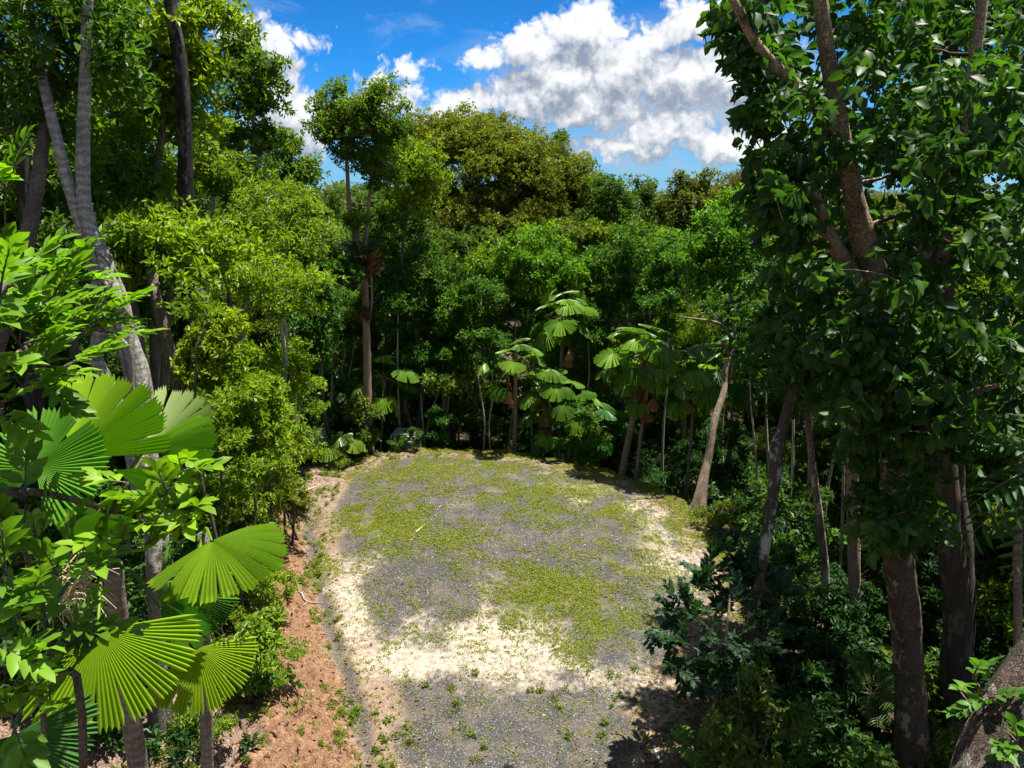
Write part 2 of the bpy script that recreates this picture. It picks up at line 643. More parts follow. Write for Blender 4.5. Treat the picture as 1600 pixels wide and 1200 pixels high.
def leaf_mat(name, rough=0.5, trans=0.42, yellow=0.95, spec=0.3, vein=0.0):
    m, q, o = new_mat(name)
    oi = q.n('ShaderNodeObjectInfo')
    tint = q.attr('tint')
    geo = q.n('ShaderNodeNewGeometry')
    br = q.lin(tint, 0.0, 1.0, 0.45, 1.55)
    x = q.n('ShaderNodeVectorMath', operation='SCALE')
    q.put(x.inputs[0], oi.outputs['Color'])
    q.put(x.inputs['Scale'], br)
    hsv = q.n('ShaderNodeHueSaturation')
    q.put(hsv.inputs['Hue'], q.lin(tint, 0, 1, 0.510, 0.488))
    q.put(hsv.inputs['Color'], x.outputs[0])
    col = q.mix(q.ss(tint, yellow - .06, yellow + .05, 0, .75), hsv.outputs[0], (0.30, 0.20, 0.015, 1))
    b = q.n('ShaderNodeBsdfPrincipled')
    q.put(b.inputs['Base Color'], col)
    b.inputs['Roughness'].default_value = rough
    b.inputs['Specular IOR Level'].default_value = spec
    tr = q.n('ShaderNodeBsdfTranslucent')
    tcol = q.mix(1.0, col, (1.65, 1.8, 0.7, 1), 'MULTIPLY')
    q.put(tr.inputs[0], tcol)
    mx = q.n('ShaderNodeMixShader')
    mx.inputs[0].default_value = trans
    q.put(mx.inputs[1], b.outputs[0])
    q.put(mx.inputs[2], tr.outputs[0])
    q.put(o.inputs[0], mx.outputs[0])
    return m


def bark_mat(name, scale=6.0, bands=0.0, lichen=0.0, moss=0.0, contrast=1.0, bump=0.6, lcol=(0.42, 0.40, 0.34, 1)):
    m, q, o = new_mat(name)
    oi = q.n('ShaderNodeObjectInfo')
    tcn = q.n('ShaderNodeTexCoord')
    pos = tcn.outputs['Object']
    st = q.vm('MULTIPLY', pos, (1, 1, 0.22))
    n1 = q.noise(st, scale, 5, 0.62)
    n2 = q.noise(pos, scale * 4.5, 4, 0.6)
    crack = q.vor(q.vm('ADD', st, q.vm('SCALE', q.noise(pos, 5, 2, out=1), None)), scale * 1.7, 'DISTANCE_TO_EDGE')
    fac = q.m('ADD', q.m('MULTIPLY', n1, 0.6), q.m('MULTIPLY', n2, 0.4))
    col = q.vm('MULTIPLY', oi.outputs['Color'], None)
    x = q.n('ShaderNodeVectorMath', operation='SCALE')
    q.put(x.inputs[0], oi.outputs['Color'])
    q.put(x.inputs['Scale'], q.lin(fac, 0.3, 0.7, max(0.1, 1 - 0.65 * contrast), 1 + 0.55 * contrast))
    col = x.outputs[0]
    col = q.mix(q.ss(crack, 0.0, 0.09, 0.55 * contrast, 0.0), col, (0.02, 0.015, 0.012, 1))
    if bands:
        wv = q.n('ShaderNodeTexWave', wave_type='BANDS', bands_direction='Z')
        q.put(wv.inputs['Vector'], pos)
        wv.inputs['Scale'].default_value = 2.2
        wv.inputs['Distortion'].default_value = 7.0
        wv.inputs['Detail'].default_value = 3
        wv.inputs['Detail Scale'].default_value = 1.6
        col = q.mix(q.ss(wv.outputs['Fac'], 0.30, 0.75, bands, 0.0), col, (0.05, 0.045, 0.035, 1))
    if lichen:
        ln = q.noise(q.vm('MULTIPLY', pos, (1, 1, 0.45)), 3.6, 6, 0.72)
        col = q.mix(q.ss(ln, 0.53, 0.585, 0, lichen), col, lcol)
    if moss:
        mn = q.noise(pos, 1.9, 4, 0.6)
        col = q.mix(q.ss(mn, 0.50, 0.66, 0, moss), col, (0.035, 0.06, 0.012, 1))
    b = q.n('ShaderNodeBsdfPrincipled')
    q.put(b.inputs['Base Color'], col)
    b.inputs['Roughness'].default_value = 0.85
    b.inputs['Specular IOR Level'].default_value = 0.25
    bp = q.n('ShaderNodeBump')
    bp.inputs['Strength'].default_value = bump
    bp.inputs['Distance'].default_value = 0.05
    q.put(bp.inputs['Height'], q.m('ADD', fac, q.m('MULTIPLY', q.ss(crack, 0, .12), .5)))
    q.put(b.inputs['Normal'], bp.outputs[0])
    q.put(o.inputs[0], b.outputs[0])
    return m


def plain_mat(name, col, rough=0.6, metal=0.0, vary=0.25, scale=8.0, use_tint=False):
    m, q, o = new_mat(name)
    tcn = q.n('ShaderNodeTexCoord')
    n1 = q.noise(tcn.outputs['Object'], scale, 5, 0.6)
    x = q.n('ShaderNodeVectorMath', operation='SCALE')
    x.inputs[0].default_value = col
    sc_ = q.lin(n1, 0.3, 0.7, 1 - vary, 1 + vary)
    if use_tint:
        sc_ = q.m('MULTIPLY', sc_, q.lin(q.attr('tint'), 0, 1, 0.5, 1.5))
    q.put(x.inputs['Scale'], sc_)
    b = q.n('ShaderNodeBsdfPrincipled')
    q.put(b.inputs['Base Color'], x.outputs[0])
    b.inputs['Roughness'].default_value = rough
    b.inputs['Metallic'].default_value = metal
    q.put(o.inputs[0], b.outputs[0])
    return m


M_LEAF = leaf_mat('leaf')
M_BIGLEAF = leaf_mat('broad_glossy_leaf', rough=0.5, trans=0.40, spec=0.30, yellow=0.985)
M_FROND = leaf_mat('palm_frond', rough=0.36, trans=0.38, yellow=0.97, spec=0.36)
M_GRASS = leaf_mat('grass_blade', rough=0.6, trans=0.35, yellow=0.9, spec=0.2)
M_BARK = bark_mat('bark', 6)
M_PALE = bark_mat('pale_banded_bark', 5, bands=0.38, moss=0.25, contrast=.7)
M_DARK = bark_mat('dark_bark', 7, lichen=0.15)
M_MOTTLE = bark_mat('mottled_bark', 5, lichen=0.85, moss=0.35)
M_ROUGH = bark_mat('rough_flaky_bark', 11, moss=0.45, lichen=.35, contrast=1.3, bump=1.0)
M_PALMT = bark_mat('palm_trunk_bark', 4, bands=0.35, contrast=.6)
M_DEAD = leaf_mat('dead_frond', rough=0.8, trans=0.15, yellow=1.5, spec=0.15)


# ------------------------------------------------------------------ ground material
def ground_mat():
    m, q, o = new_mat('ground')
    geo = q.n('ShaderNodeNewGeometry')
    pos = geo.outputs['Position']

    def sepc(nm):
        a = q.n('ShaderNodeAttribute', attribute_name=nm)
        s_ = q.n('ShaderNodeSeparateColor')
        q.put(s_.inputs[0], a.outputs['Color'])
        return s_.outputs
    A, B = sepc('cover_a'), sepc('cover_b')
    nb = q.noise(pos, 1.7, 5, 0.62)
    nm = q.noise(pos, 7.0, 5, 0.65)
    nf = q.noise(pos, 34.0, 4, 0.7)
    nff = q.noise(pos, 110.0, 3, 0.7)
    speck = q.vor(pos, 42.0, 'F1')
    stone = q.n('ShaderNodeTexVoronoi', feature='F1')
    q.put(stone.inputs['Vector'], pos)
    stone.inputs['Scale'].default_value = 52.0
    sval = q.n('ShaderNodeSeparateColor')
    q.put(sval.inputs[0], stone.outputs['Color'])
    wob = q.m('ADD', q.m('MULTIPLY', q.m('SUBTRACT', nb, .5), 1.0), q.m('ADD', q.m('MULTIPLY', q.m('SUBTRACT', nm, .5), .9), q.m('MULTIPLY', q.m('SUBTRACT', nf, .5), 1.5)))

    def cover(mask, lo, hi):
        return q.ss(q.m('ADD', mask, wob), lo, hi)
    # forest soil with leaf litter
    soil = q.mix(q.ss(nm, .35, .65), (0.018, 0.014, 0.009, 1), (0.050, 0.036, 0.022, 1))
    soil = q.mix(q.ss(sval.outputs[0], .55, .95, 0, .75), soil, (0.11, 0.075, 0.05, 1))
    # leaf litter on the open ground
    lit = q.mix(q.ss(sval.outputs[1], .2, .9), (0.085, 0.055, 0.04, 1), (0.24, 0.165, 0.125, 1))
    lit = q.mix(q.ss(nf, .52, .66), lit, (0.055, 0.04, 0.032, 1))
    clay = q.mix(q.ss(nm, .3, .7), (0.090, 0.044, 0.023, 1), (0.20, 0.112, 0.064, 1))
    clay = q.mix(q.ss(nf, .56, .68), clay, (0.12, 0.055, 0.03, 1))
    clay = q.mix(q.ss(sval.outputs[2], .80, .96, 0, .7), clay, (0.34, 0.22, 0.14, 1))
    dirt = q.mix(q.ss(nm, .3, .7), (0.125, 0.085, 0.06, 1), (0.235, 0.17, 0.125, 1))
    dirt = q.mix(q.ss(nf, .55, .7, 0, .6), dirt, (0.15, 0.10, 0.07, 1))
    sand = q.mix(q.ss(nm, .3, .7), (0.22, 0.178, 0.136, 1), (0.36, 0.312, 0.255, 1))
    sand = q.mix(q.ss(nf, .57, .68, 0, .8), sand, (0.30, 0.23, 0.15, 1))
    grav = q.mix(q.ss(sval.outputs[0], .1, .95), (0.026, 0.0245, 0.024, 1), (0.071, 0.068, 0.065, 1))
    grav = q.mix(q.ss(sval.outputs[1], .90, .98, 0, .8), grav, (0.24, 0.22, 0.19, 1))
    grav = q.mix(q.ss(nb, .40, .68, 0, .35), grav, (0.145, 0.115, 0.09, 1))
    grass = q.mix(q.ss(nm, .3, .7), (0.055, 0.068, 0.010, 1), (0.12, 0.13, 0.016, 1))
    grass = q.mix(q.ss(nf, .5, .68, 0, .6), grass, (0.06, 0.065, 0.015, 1))
    c = soil
    c = q.mix(cover(B[1], .40, .62), c, lit)
    c = q.mix(cover(B[0], .36, .72), c, clay)
    c = q.mix(cover(B[2], .40, .60), c, dirt)
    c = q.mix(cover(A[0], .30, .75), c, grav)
    c = q.mix(cover(A[1], .24, 1.0), c, sand)
    c = q.mix(q.m('MULTIPLY', cover(A[2], .40, 1.25), .85), c, grass)
    b = q.n('ShaderNodeBsdfPrincipled')
    q.put(b.inputs['Base Color'], c)
    b.inputs['Roughness'].default_value = 0.95
    b.inputs['Specular IOR Level'].default_value = 0.15
    bp = q.n('ShaderNodeBump')
    bp.inputs['Strength'].default_value = 0.6
    bp.inputs['Distance'].default_value = 0.03
    hgt = q.m('ADD', q.m('MULTIPLY', nm, .8), q.m('ADD', q.m('MULTIPLY', nf, .55), q.m('MULTIPLY', stone.outputs['Distance'], -.5)))
    q.put(bp.inputs['Height'], hgt)
    q.put(b.inputs['Normal'], bp.outputs[0])
    q.put(o.inputs[0], b.outputs[0])
    return m


M_GROUND = ground_mat()


def axis(lo, hi, step, far):
    mid = np.arange(lo, hi + 1e-6, step)
    out, s, p = [], step, 0
    x = 0
    while x < far:
        s *= 1.16
        x += s
        out.append(x)
    out = np.array(out)
    return np.concatenate([(lo - out)[::-1], mid, hi + out])


def blob(px, py, cx, cy, rx, ry, soft=0.8):
    d = np.hypot((px - cx) / rx, (py - cy) / ry)
    return 1 - sstep(d, 1 - soft, 1 + soft)


def covers(X, Y, Z):
    """surface patches, returned as masks"""
    d = pad_sdf(X, Y) + (fbm(X * 0.8, Y * 0.8, 8) - 0.5) * 0.6
    px, py, _ = proj(np.stack([X, Y, Z], -1))
    px = px + (fbm(X * .9, Y * .9, 41) - .5) * 70
    py = py + (fbm(X * .9, Y * .9, 43) - .5) * 46
    front = Y > 4
    on = sstep(-d, -0.1, 0.35)
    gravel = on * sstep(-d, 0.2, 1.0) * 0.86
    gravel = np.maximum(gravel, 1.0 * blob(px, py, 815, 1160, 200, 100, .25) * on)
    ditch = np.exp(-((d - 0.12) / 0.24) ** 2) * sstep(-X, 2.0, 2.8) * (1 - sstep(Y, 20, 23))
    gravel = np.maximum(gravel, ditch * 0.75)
    sand = np.zeros_like(X)
    for (cx, cy, rx, ry, s) in ((555, 945, 46, 66, .95), (560, 900, 40, 45, .6), (640, 1030, 110, 34, .98), (770, 1005, 130, 62, .98), (870, 1045, 130, 36, .85), (745, 945, 36, 40, .7),
                                (680, 985, 90, 26, .65), (905, 768, 60, 12, .8), (985, 790, 40, 16, .85), (1050, 872, 60, 30, .8), (1020, 830, 34, 30, .8), (1010, 1075, 60, 34, .62), (1070, 900, 40, 40, .5), (900, 740, 60, 8, .4),
                                (720, 775, 60, 18, .32), (830, 760, 80, 14, .32), (1040, 960, 40, 40, .4)):
        sand = np.maximum(sand, s * blob(px, py, cx, cy, rx, ry))
    for (cx, cy, rx, ry, s) in ((600, 945, 30, 36, .95), (700, 942, 38, 34, .95), (650, 905, 60, 30, .9), (700, 1000, 28, 14, .5), (880, 1055, 26, 12, .6), (960, 1010, 60, 26, .7), (950, 785, 34, 12, .8)):
        sand = sand * (1 - s * blob(px, py, cx, cy, rx, ry))
    sand = sand * sstep(-d, -0.3, 0.1)
    grass = np.zeros_like(X)
    for (cx, cy, rx, ry, s) in ((605, 815, 76, 36, .95), (690, 838, 60, 26, .75), (600, 870, 50, 16, .6), (860, 930, 100, 46, .95), (930, 965, 90, 44, .72), (790, 900, 40, 20, .6), (980, 880, 90, 30, .52), (840, 775, 130, 18, .68),
                                (870, 800, 60, 20, .6), (960, 800, 26, 22, .8), (1010, 840, 30, 26, .7), (640, 740, 110, 14, .58), (760, 728, 170, 12, .62), (900, 748, 90, 9, .55), (512, 890, 14, 40, .95),
                                (590, 1050, 30, 20, .5), (640, 1060, 30, 14, .6), (1090, 830, 60, 40, .62), (1060, 800, 40, 20, .62), (900, 1010, 40, 26, .6), (560, 735, 40, 14, .55), (770, 770, 40, 18, .45), (940, 850, 60, 26, .42)):
        grass = np.maximum(grass, s * blob(px, py, cx, cy, rx, ry))
    grass = np.maximum(grass, .38 * on * (py < 900) * sstep(fbm(X * .7, Y * .7, 61), .40, .62))
    rim = sstep(d, -0.35, 0.0) * (1 - sstep(d, 1.0, 2.0)) * (1 - sstep(-X, 3.0, 5.0)) * sstep(Y, 14, 17)
    grass = np.maximum(grass, rim * 0.72)
    left = sstep(-X, 1.5, 2.6) * (1 - sstep(Y, 23, 26))
    clay = left * sstep(d, 0.1, 0.4) * (1 - sstep(d, 1.7, 2.5)) * 0.92
    dirt = sstep(-d, -0.9, 0.0) * 0.6 + 0.5 * left * np.exp(-((d + 0.25) / 0.5) ** 2)
    dirt = np.maximum(dirt, 0.8 * blob(px, py, 500, 770, 60, 50))
    litter = 0.62 * left * sstep(d, 1.4, 2.4) * (1 - sstep(d, 5, 8)) + 0.25
    litter = np.maximum(litter, .5 * sstep(X, 1.5, 2.5) * sstep(d, 0, .5) * (1 - sstep(d, 3, 6)))
    return gravel, sand, grass, clay, litter, dirt, d


def build_ground():
    xs = axis(-11, 11, 0.10, 2600)
    ys = axis(6, 29, 0.10, 2600)
    X, Y = np.meshgrid(xs, ys)
    Z = terrain(X, Y)
    n, k = len(xs), len(ys)
    mb = MB()
    i = (np.arange(k - 1)[:, None] * n + np.arange(n - 1)[None]).ravel()
    f = np.stack([i, i + 1, i + n + 1, i + n], -1)
    mb.add(np.stack([X, Y, Z], -1).reshape(-1, 3), f, smooth=True)
    o = mb.obj('ground', M_GROUND)
    tag(o, 'gravel clearing with sandy patches, red clay bank and shaded forest floor', None, kind='structure')
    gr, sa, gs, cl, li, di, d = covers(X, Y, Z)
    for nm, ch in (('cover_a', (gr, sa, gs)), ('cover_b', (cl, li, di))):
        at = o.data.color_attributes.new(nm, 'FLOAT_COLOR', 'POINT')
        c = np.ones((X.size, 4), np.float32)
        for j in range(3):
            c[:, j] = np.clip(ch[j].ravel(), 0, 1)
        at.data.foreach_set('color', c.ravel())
    return o


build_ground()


def build_ground_cover():
    rng = np.random.default_rng(4)
    # grass and tiny weeds on the pad and its rim
    N = 230000
    x = rng.uniform(-9, 9, N)
    y = rng.uniform(9.5, 29, N)
    z = terrain(x, y)
    gr, sa, gs, cl, li, di, d = covers(x, y, z)
    p = gs ** 1.5 * 0.8 + 0.06 * (d < 0.6) + 0.16 * gr * (vnoise(x * 3, y * 3, 5) > .55) * (y > 13.5)
    patch = fbm(x * 2.2, y * 2.2, 91)
    keep = rng.uniform(0, 1, N) < p * sstep(patch, .28, .62) * 1.6
    x, y, z = x[keep], y[keep], z[keep]
    n = len(x)
    m = 5
    base = np.repeat(np.stack([x, y, z - 0.005], -1), m, 0) + np.c_[rng.normal(0, .025, (n * m, 2)), np.zeros(n * m)]
    a = rng.uniform(0, 6.28, n * m)
    lean = rng.uniform(.3, 1.3, n * m)
    dd = np.stack([np.cos(a) * np.sin(lean), np.sin(a) * np.sin(lean), np.cos(lean)], -1)
    L = rng.uniform(.025, .075, n * m)
    mb = MB()
    tint = np.clip(np.repeat(rng.uniform(0, .75, n), m) + rng.uniform(0, .35, n * m), 0, 1)
    put_leaves(mb, base, dd, np.array([0, 0, 1.0]) + rng.normal(0, .3, (n * m, 3)), L, L * .26 + .004, tint, 0, .3)
    o = mb.obj('grass', M_GRASS, color=(0.135, 0.17, 0.010))
    tag(o, 'short yellow green grass growing in patches on the gravel pad', 'grass', kind='stuff')
    # leafy weeds on the bank and along the bottom of the pad
    N = 9000
    x = rng.uniform(-8, 6, N)
    y = rng.uniform(7, 28, N)
    z = terrain(x, y)
    gr, sa, gs, cl, li, di, d = covers(x, y, z)
    px, py, _ = proj(np.stack([x, y, z], -1))
    cl2 = fbm(x * 1.3, y * 1.3, 55)
    p = 0.55 * cl * sstep(cl2, .45, .7) + 0.05 * (d < 0) * (py > 1040) + 0.5 * np.exp(-((d - .1) / .5) ** 2) * (x < -1.5) * sstep(cl2, .42, .6) + 0.45 * (li > .45) * (d > 1) * (x < 0) * sstep(cl2, .42, .62)
    keep = rng.uniform(0, 1, N) < p
    x, y, z = x[keep], y[keep], z[keep]
    cen = np.stack([x, y, z + 0.06], -1)
    mb = MB()
    tufts(mb, rng, cen, np.tile([0, 0, 1.0], (len(cen), 1)), rng.uniform(.05, .17, len(cen)), 6, 6, 0.085, .34, .1, 0, .7)
    o = mb.obj('weeds', M_LEAF, color=(0.11, 0.16, 0.010))
    tag(o, 'small green weeds sprouting on the clay bank and gravel edge', 'weeds', kind='stuff')
    # dry fallen leaves
    N = 42000
    x = rng.uniform(-10, 12, N)
    y = rng.uniform(6, 30, N)
    z = terrain(x, y)
    gr, sa, gs, cl, li, di, d = covers(x, y, z)
    px, py, _ = proj(np.stack([x, y, z], -1))
    p = .8 * (li > .45) + .5 * cl + 0.30 * (d < .3) * (py > 1060) * sstep(np.abs(px - 820), 40, 220) + .02 * (d < 0) + .25 * (d > .5) + .3 * np.exp(-((d - .1) / .3) ** 2) * (x < 0)
    keep = rng.uniform(0, 1, N) < p
    x, y, z = x[keep], y[keep], z[keep]
    n = len(x)
    a = rng.uniform(0, 6.28, n)
    dd = np.stack([np.cos(a), np.sin(a), rng.normal(.1, .2, n)], -1)
    L = rng.uniform(.05, .14, n)
    mb = MB()
    put_leaves(mb, np.stack([x, y, z + .012], -1), dd, np.array([0, 0, 1.0]) + rng.normal(0, .35, (n, 3)), L, L * .42, rng.uniform(0, 1, n), 0, -.1)
    o = mb.obj('leaf_litter', M_DEAD, color=(0.15, 0.08, 0.045))
    tag(o, 'dry brown fallen leaves scattered over the bank and forest floor', 'fallen leaves', kind='stuff')
    # loose stones
    n = 1500
    x = rng.uniform(-6, 6, n)
    y = rng.uniform(9, 27, n)
    d = pad_sdf(x, y)
    k = (d < 1.2)
    x, y = x[k], y[k]
    z = terrain(x, y)
    oct_ = np.array([(1, 0, 0), (0, 1, 0), (-1, 0, 0), (0, -1, 0), (0, 0, 1), (0, 0, -1)], float)
    fc = np.array([(0, 1, 4), (1, 2, 4), (2, 3, 4), (3, 0, 4), (1, 0, 5), (2, 1, 5), (3, 2, 5), (0, 3, 5)])
    r = rng.uniform(.008, .035, len(x))
    v = np.stack([x, y, z], -1)[:, None] + oct_[None] * r[:, None, None] * rng.uniform(.6, 1.2, (len(x), 6, 1)) * np.array([1, 1, .7])
    mb = MB()
    mb.add(v.reshape(-1, 3), (np.arange(len(x))[:, None, None] * 6 + fc[None]).reshape(-1, 3), np.repeat(rng.uniform(0, 1, len(x)), 6))
    o = mb.obj('loose_stones', plain_mat('stone', (0.26, 0.22, 0.18), .9, use_tint=True))
    tag(o, 'small loose stones on the gravel and along its sandy edges', 'stones', kind='stuff')


build_ground_cover()


def build_undergrowth():
    rng = np.random.default_rng(14)
    N = 48000
    y = 9 + 42 * rng.uniform(0, 1, N) ** 1.15
    x = rng.uniform(-1, 1, N) * (4 + y * .85)
    d = pad_sdf(x, y)
    z = terrain(x, y)
    patch = fbm(x * .5, y * .5, 71)
    bare = sstep(-x, 1.5, 3) * (1 - sstep(d, 2.4, 5)) * (1 - sstep(y, 24, 27))
    keep = (d > 1.3) & (rng.uniform(0, 1, N) < sstep(patch, .36, .58) * (1 - .93 * bare)) & (rng.uniform(0, 1, N) < np.where(y > 33, .55, .8))
    x, y, z = x[keep], y[keep], z[keep]
    cen = np.stack([x, y, z + rng.uniform(.05, .5, len(x))], -1)
    mb = MB()
    tufts(mb, rng, cen, np.tile([0, 0, 1.0], (len(cen), 1)), rng.uniform(.16, .34, len(cen)), 4, 6, .17, .42, .2)
    o = mb.obj('undergrowth', M_LEAF, color=(.026, .072, .014))
    tag(o, 'low dark green plants carpeting the shaded forest floor', 'undergrowth', kind='stuff')


build_undergrowth()


# ------------------------------------------------------------------ trees
def E(px, py, y, rx, ry, rd=None):
    c = PY(px, py, y)
    dep = proj(c)[2]
    k = float(dep) / FPX
    return (c, np.array([rx * k, (rd if rd is not None else rx) * k, ry * k]))


SPEC = {   # leaf length, width ratio, leaves per whorl, tips per clump, clump radius, droop
    'fine': dict(L=.150, wr=.44, m=6, k=19, rc=.46, droop=.12),
    'mid': dict(L=.190, wr=.46, m=6, k=15, rc=.48, droop=.12),
    'yel': dict(L=.200, wr=.42, m=7, k=13, rc=.44, droop=.05),
    'airy': dict(L=.150, wr=.38, m=6, k=11, rc=.42, droop=.1),
    'coarse': dict(L=.24, wr=.46, m=6, k=11, rc=.50, droop=.22),
}


def tree(label, ells, base, color, spec='mid', seed=1, tr=0.16, trunk_pts=None, bark=None, bcol=(.16, .13, .10), dens=1.0, forks=0, name='rainforest_tree', cat='tree', group=None,
         low=-0.55, shell=0.28, extra=None, taper=1.3, leafscale=1.0, lod=0, trunk_to=0.25, seg=8, flute=0.0, rc=None, cap_r=0.35, upb=.5, leafmat=None):
    rng = np.random.default_rng(seed)
    sp = dict(SPEC[spec])
    if rc:
        sp['rc'] = rc
    base = np.asarray(base, float)
    main = max(ells, key=lambda e: e[1][0] * e[1][2])
    root = thing(name, label, cat, base, group)
    if trunk_pts is None:
        topc = np.mean([e[0] for e in ells], axis=0)
        top = topc + np.array([0, 0, main[1][2] * trunk_to])
        hgt = top[2] - base[2]
        mid1 = base + (top - base) * .33 + np.r_[rng.normal(0, .03, 2) * hgt, 0]
        mid2 = base + (top - base) * .68 + np.r_[rng.normal(0, .03, 2) * hgt, 0]
        trunk_pts = [base - np.array([0, 0, .3]), mid1, mid2, top]
    nt = 26 if tr < .15 else 64
    tp = smooth_path(trunk_pts, nt)
    mb = MB()
    rad = tr * (1 - np.linspace(0, 1, len(tp)) ** taper * (1 - cap_r))
    rad[:3] *= np.array([1.35, 1.18, 1.06])
    if nt > 30:
        tube(mb, tp, rad, 20, .5, .04, rng, flute=flute, disp=.16)
    else:
        tube(mb, tp, rad, seg, .5, .10, rng, flute=flute)
    sel = range(9, 26) if nt == 26 else range(22, 64, 3)
    nodes = [tp[i] for i in sel]
    nr = [rad[i] for i in sel]
    for ex in (extra or []):
        pts, r0, r1 = ex
        q = smooth_path(pts, 14)
        rr = np.linspace(r0, r1, 14)
        tube(mb, q, rr, seg, .5, .08, rng)
        nodes += [q[i] for i in range(4, 14)]
        nr += [rr[i] for i in range(4, 14)]
    cen, out = crown_clumps(rng, ells, sp['rc'], dens, low, shell)
    grow(mb, rng, nodes, nr, cen)
    mb.obj('trunk', bark or M_BARK, root, base, bcol)
    cb = MB()
    tufts(cb, rng, cen, out, sp['rc'] * rng.uniform(.7, 1.35, len(cen)), sp['k'], sp['m'], sp['L'] * leafscale, sp['wr'], sp['droop'], lod, upb=upb)
    cb.obj('crown', leafmat or M_LEAF, root, base, color)
    return root


OLIVE = (.118, .138, .009)
OLIVE2 = (.108, .13, .009)
MIDG = (.12, .19, .006)
BRIGHT = (.070, .150, .008)
YELG = (.14, .22, .008)
DARKG = (.055, .115, .010)
DEEP = (.018, .052, .014)

# ---- the tall forked tree beside the clearing
tb = foot(573, 27.2)
tall_top = PY(563, 400, 27.2)
tree('tall slender tree with two rounded topknots rising above the left back of the clearing',
     [E(530, 178, 27.2, 50, 56), E(590, 176, 27.2, 46, 54), E(560, 200, 27.2, 50, 34), E(538, 236, 27.2, 34, 20), E(586, 238, 27.2, 34, 20), E(515, 215, 27.2, 28, 26), E(620, 205, 27.2, 30, 26), E(575, 258, 27.5, 34, 22), E(604, 282, 27.6, 30, 30), E(553, 345, 26.9, 24, 14)],
     tb, (.095, .155, .008), 'fine', 11, .21,
     [tb - [0, 0, .3], PY(574, 620, 27.2), PY(572, 500, 27.2), PY(567, 410, 27.2), PY(548, 340, 27.2), PY(540, 230, 27.2), PY(528, 165, 27.2)],
     bcol=(.33, .225, .155), bark=bark_mat('tan_bark', 5, contrast=.5, lichen=.2), extra=[([PY(568, 420, 27.2), PY(574, 340, 27.3), PY(582, 260, 27.3), PY(592, 180, 27.2)], .085, .035), ([PY(576, 505, 27.1), PY(581, 470, 27.0), PY(580, 430, 27.0)], .05, .03),
                                ([PY(570, 430, 27.0), PY(562, 380, 26.9), PY(560, 330, 26.9)], .06, .03)],
     dens=1.35, flute=.25, cap_r=.18, taper=.7)

# ---- the big olive crowned trees behind the clearing
tree('broad olive brown domed tree, the largest crown at the back',
     [E(735, 255, 40, 120, 82), E(745, 325, 40.5, 120, 44), E(690, 232, 40, 80, 54), E(765, 232, 40, 80, 56), E(660, 225, 40, 50, 36), E(800, 255, 40, 70, 50), E(820, 280, 40, 80, 60), E(650, 260, 41, 60, 54), E(700, 340, 39, 90, 60), E(800, 350, 39, 80, 50)],
     foot(740, 40), OLIVE, 'fine', 21, .34, dens=1.25, leafscale=1.25, bcol=(.2, .16, .12), rc=.62, low=-.4)
tree('lower olive brown domed tree just right of the largest crown',
     [E(870, 282, 42, 76, 58), E(905, 292, 42, 56, 46), E(835, 262, 42, 60, 46), E(845, 330, 41, 80, 54), E(930, 335, 41, 50, 40), E(900, 380, 40, 70, 40)],
     foot(880, 42), OLIVE2, 'fine', 22, .28, dens=1.25, leafscale=1.25, bcol=(.2, .16, .12), rc=.62, low=-.4)
tree('small dark sprig topped tree poking above the olive crowns', [E(876, 222, 46, 10, 20), E(872, 245, 46, 14, 12)], foot(876, 46), DARKG, 'mid', 23, .12, dens=2.2)
tree('bright yellow green tree tucked between the tall forked tree and the olive dome', [E(652, 262, 29.5, 40, 40), E(632, 240, 29.5, 26, 24), E(668, 290, 29.5, 26, 30), E(640, 320, 29.5, 40, 26)], foot(640, 29.5), (.15, .215, .007), 'fine', 24, .13, dens=1.5)
tree('dark green tree filling the gap right of the tall forked trunk', [E(620, 360, 31, 60, 60), E(650, 430, 30, 60, 50), E(605, 440, 31, 40, 50)], foot(625, 31), DARKG, 'mid', 25, .14)
tree('small dark crowned tree right of the olive domes against the cloud', [E(948, 290, 36, 26, 26), E(960, 330, 36, 40, 36), E(925, 350, 36, 36, 30)], foot(945, 36), DARKG, 'mid', 26, .13, dens=1.3)
tree('narrow pointed tree with tufted yellow green top under the low cloud', [E(1005, 300, 38, 22, 26), E(1000, 330, 38, 46, 34), E(985, 350, 38, 40, 34)], foot(1003, 38), (.06, .10, .012), 'mid', 27, .14, dens=1.3)
tree('upright yellow green tree with three tufted tops near the right skyline', [E(1064, 290, 37, 16, 28), E(1080, 300, 37, 22, 30), E(1100, 285, 37, 13, 24), E(1060, 335, 37, 46, 36), E(1090, 345, 37, 36, 36)], foot(1075, 37), (.085, .105, .012), 'mid', 28, .15, dens=1.4)
tree('distant olive tree crowning the rise beside the dark right hand tree', [E(1160, 292, 62, 50, 30), E(1120, 305, 62, 40, 26), E(1200, 290, 62, 40, 30)], foot(1160, 62), (.105, .095, .016), 'fine', 29, .3, dens=1.0, leafscale=1.7, rc=.75)

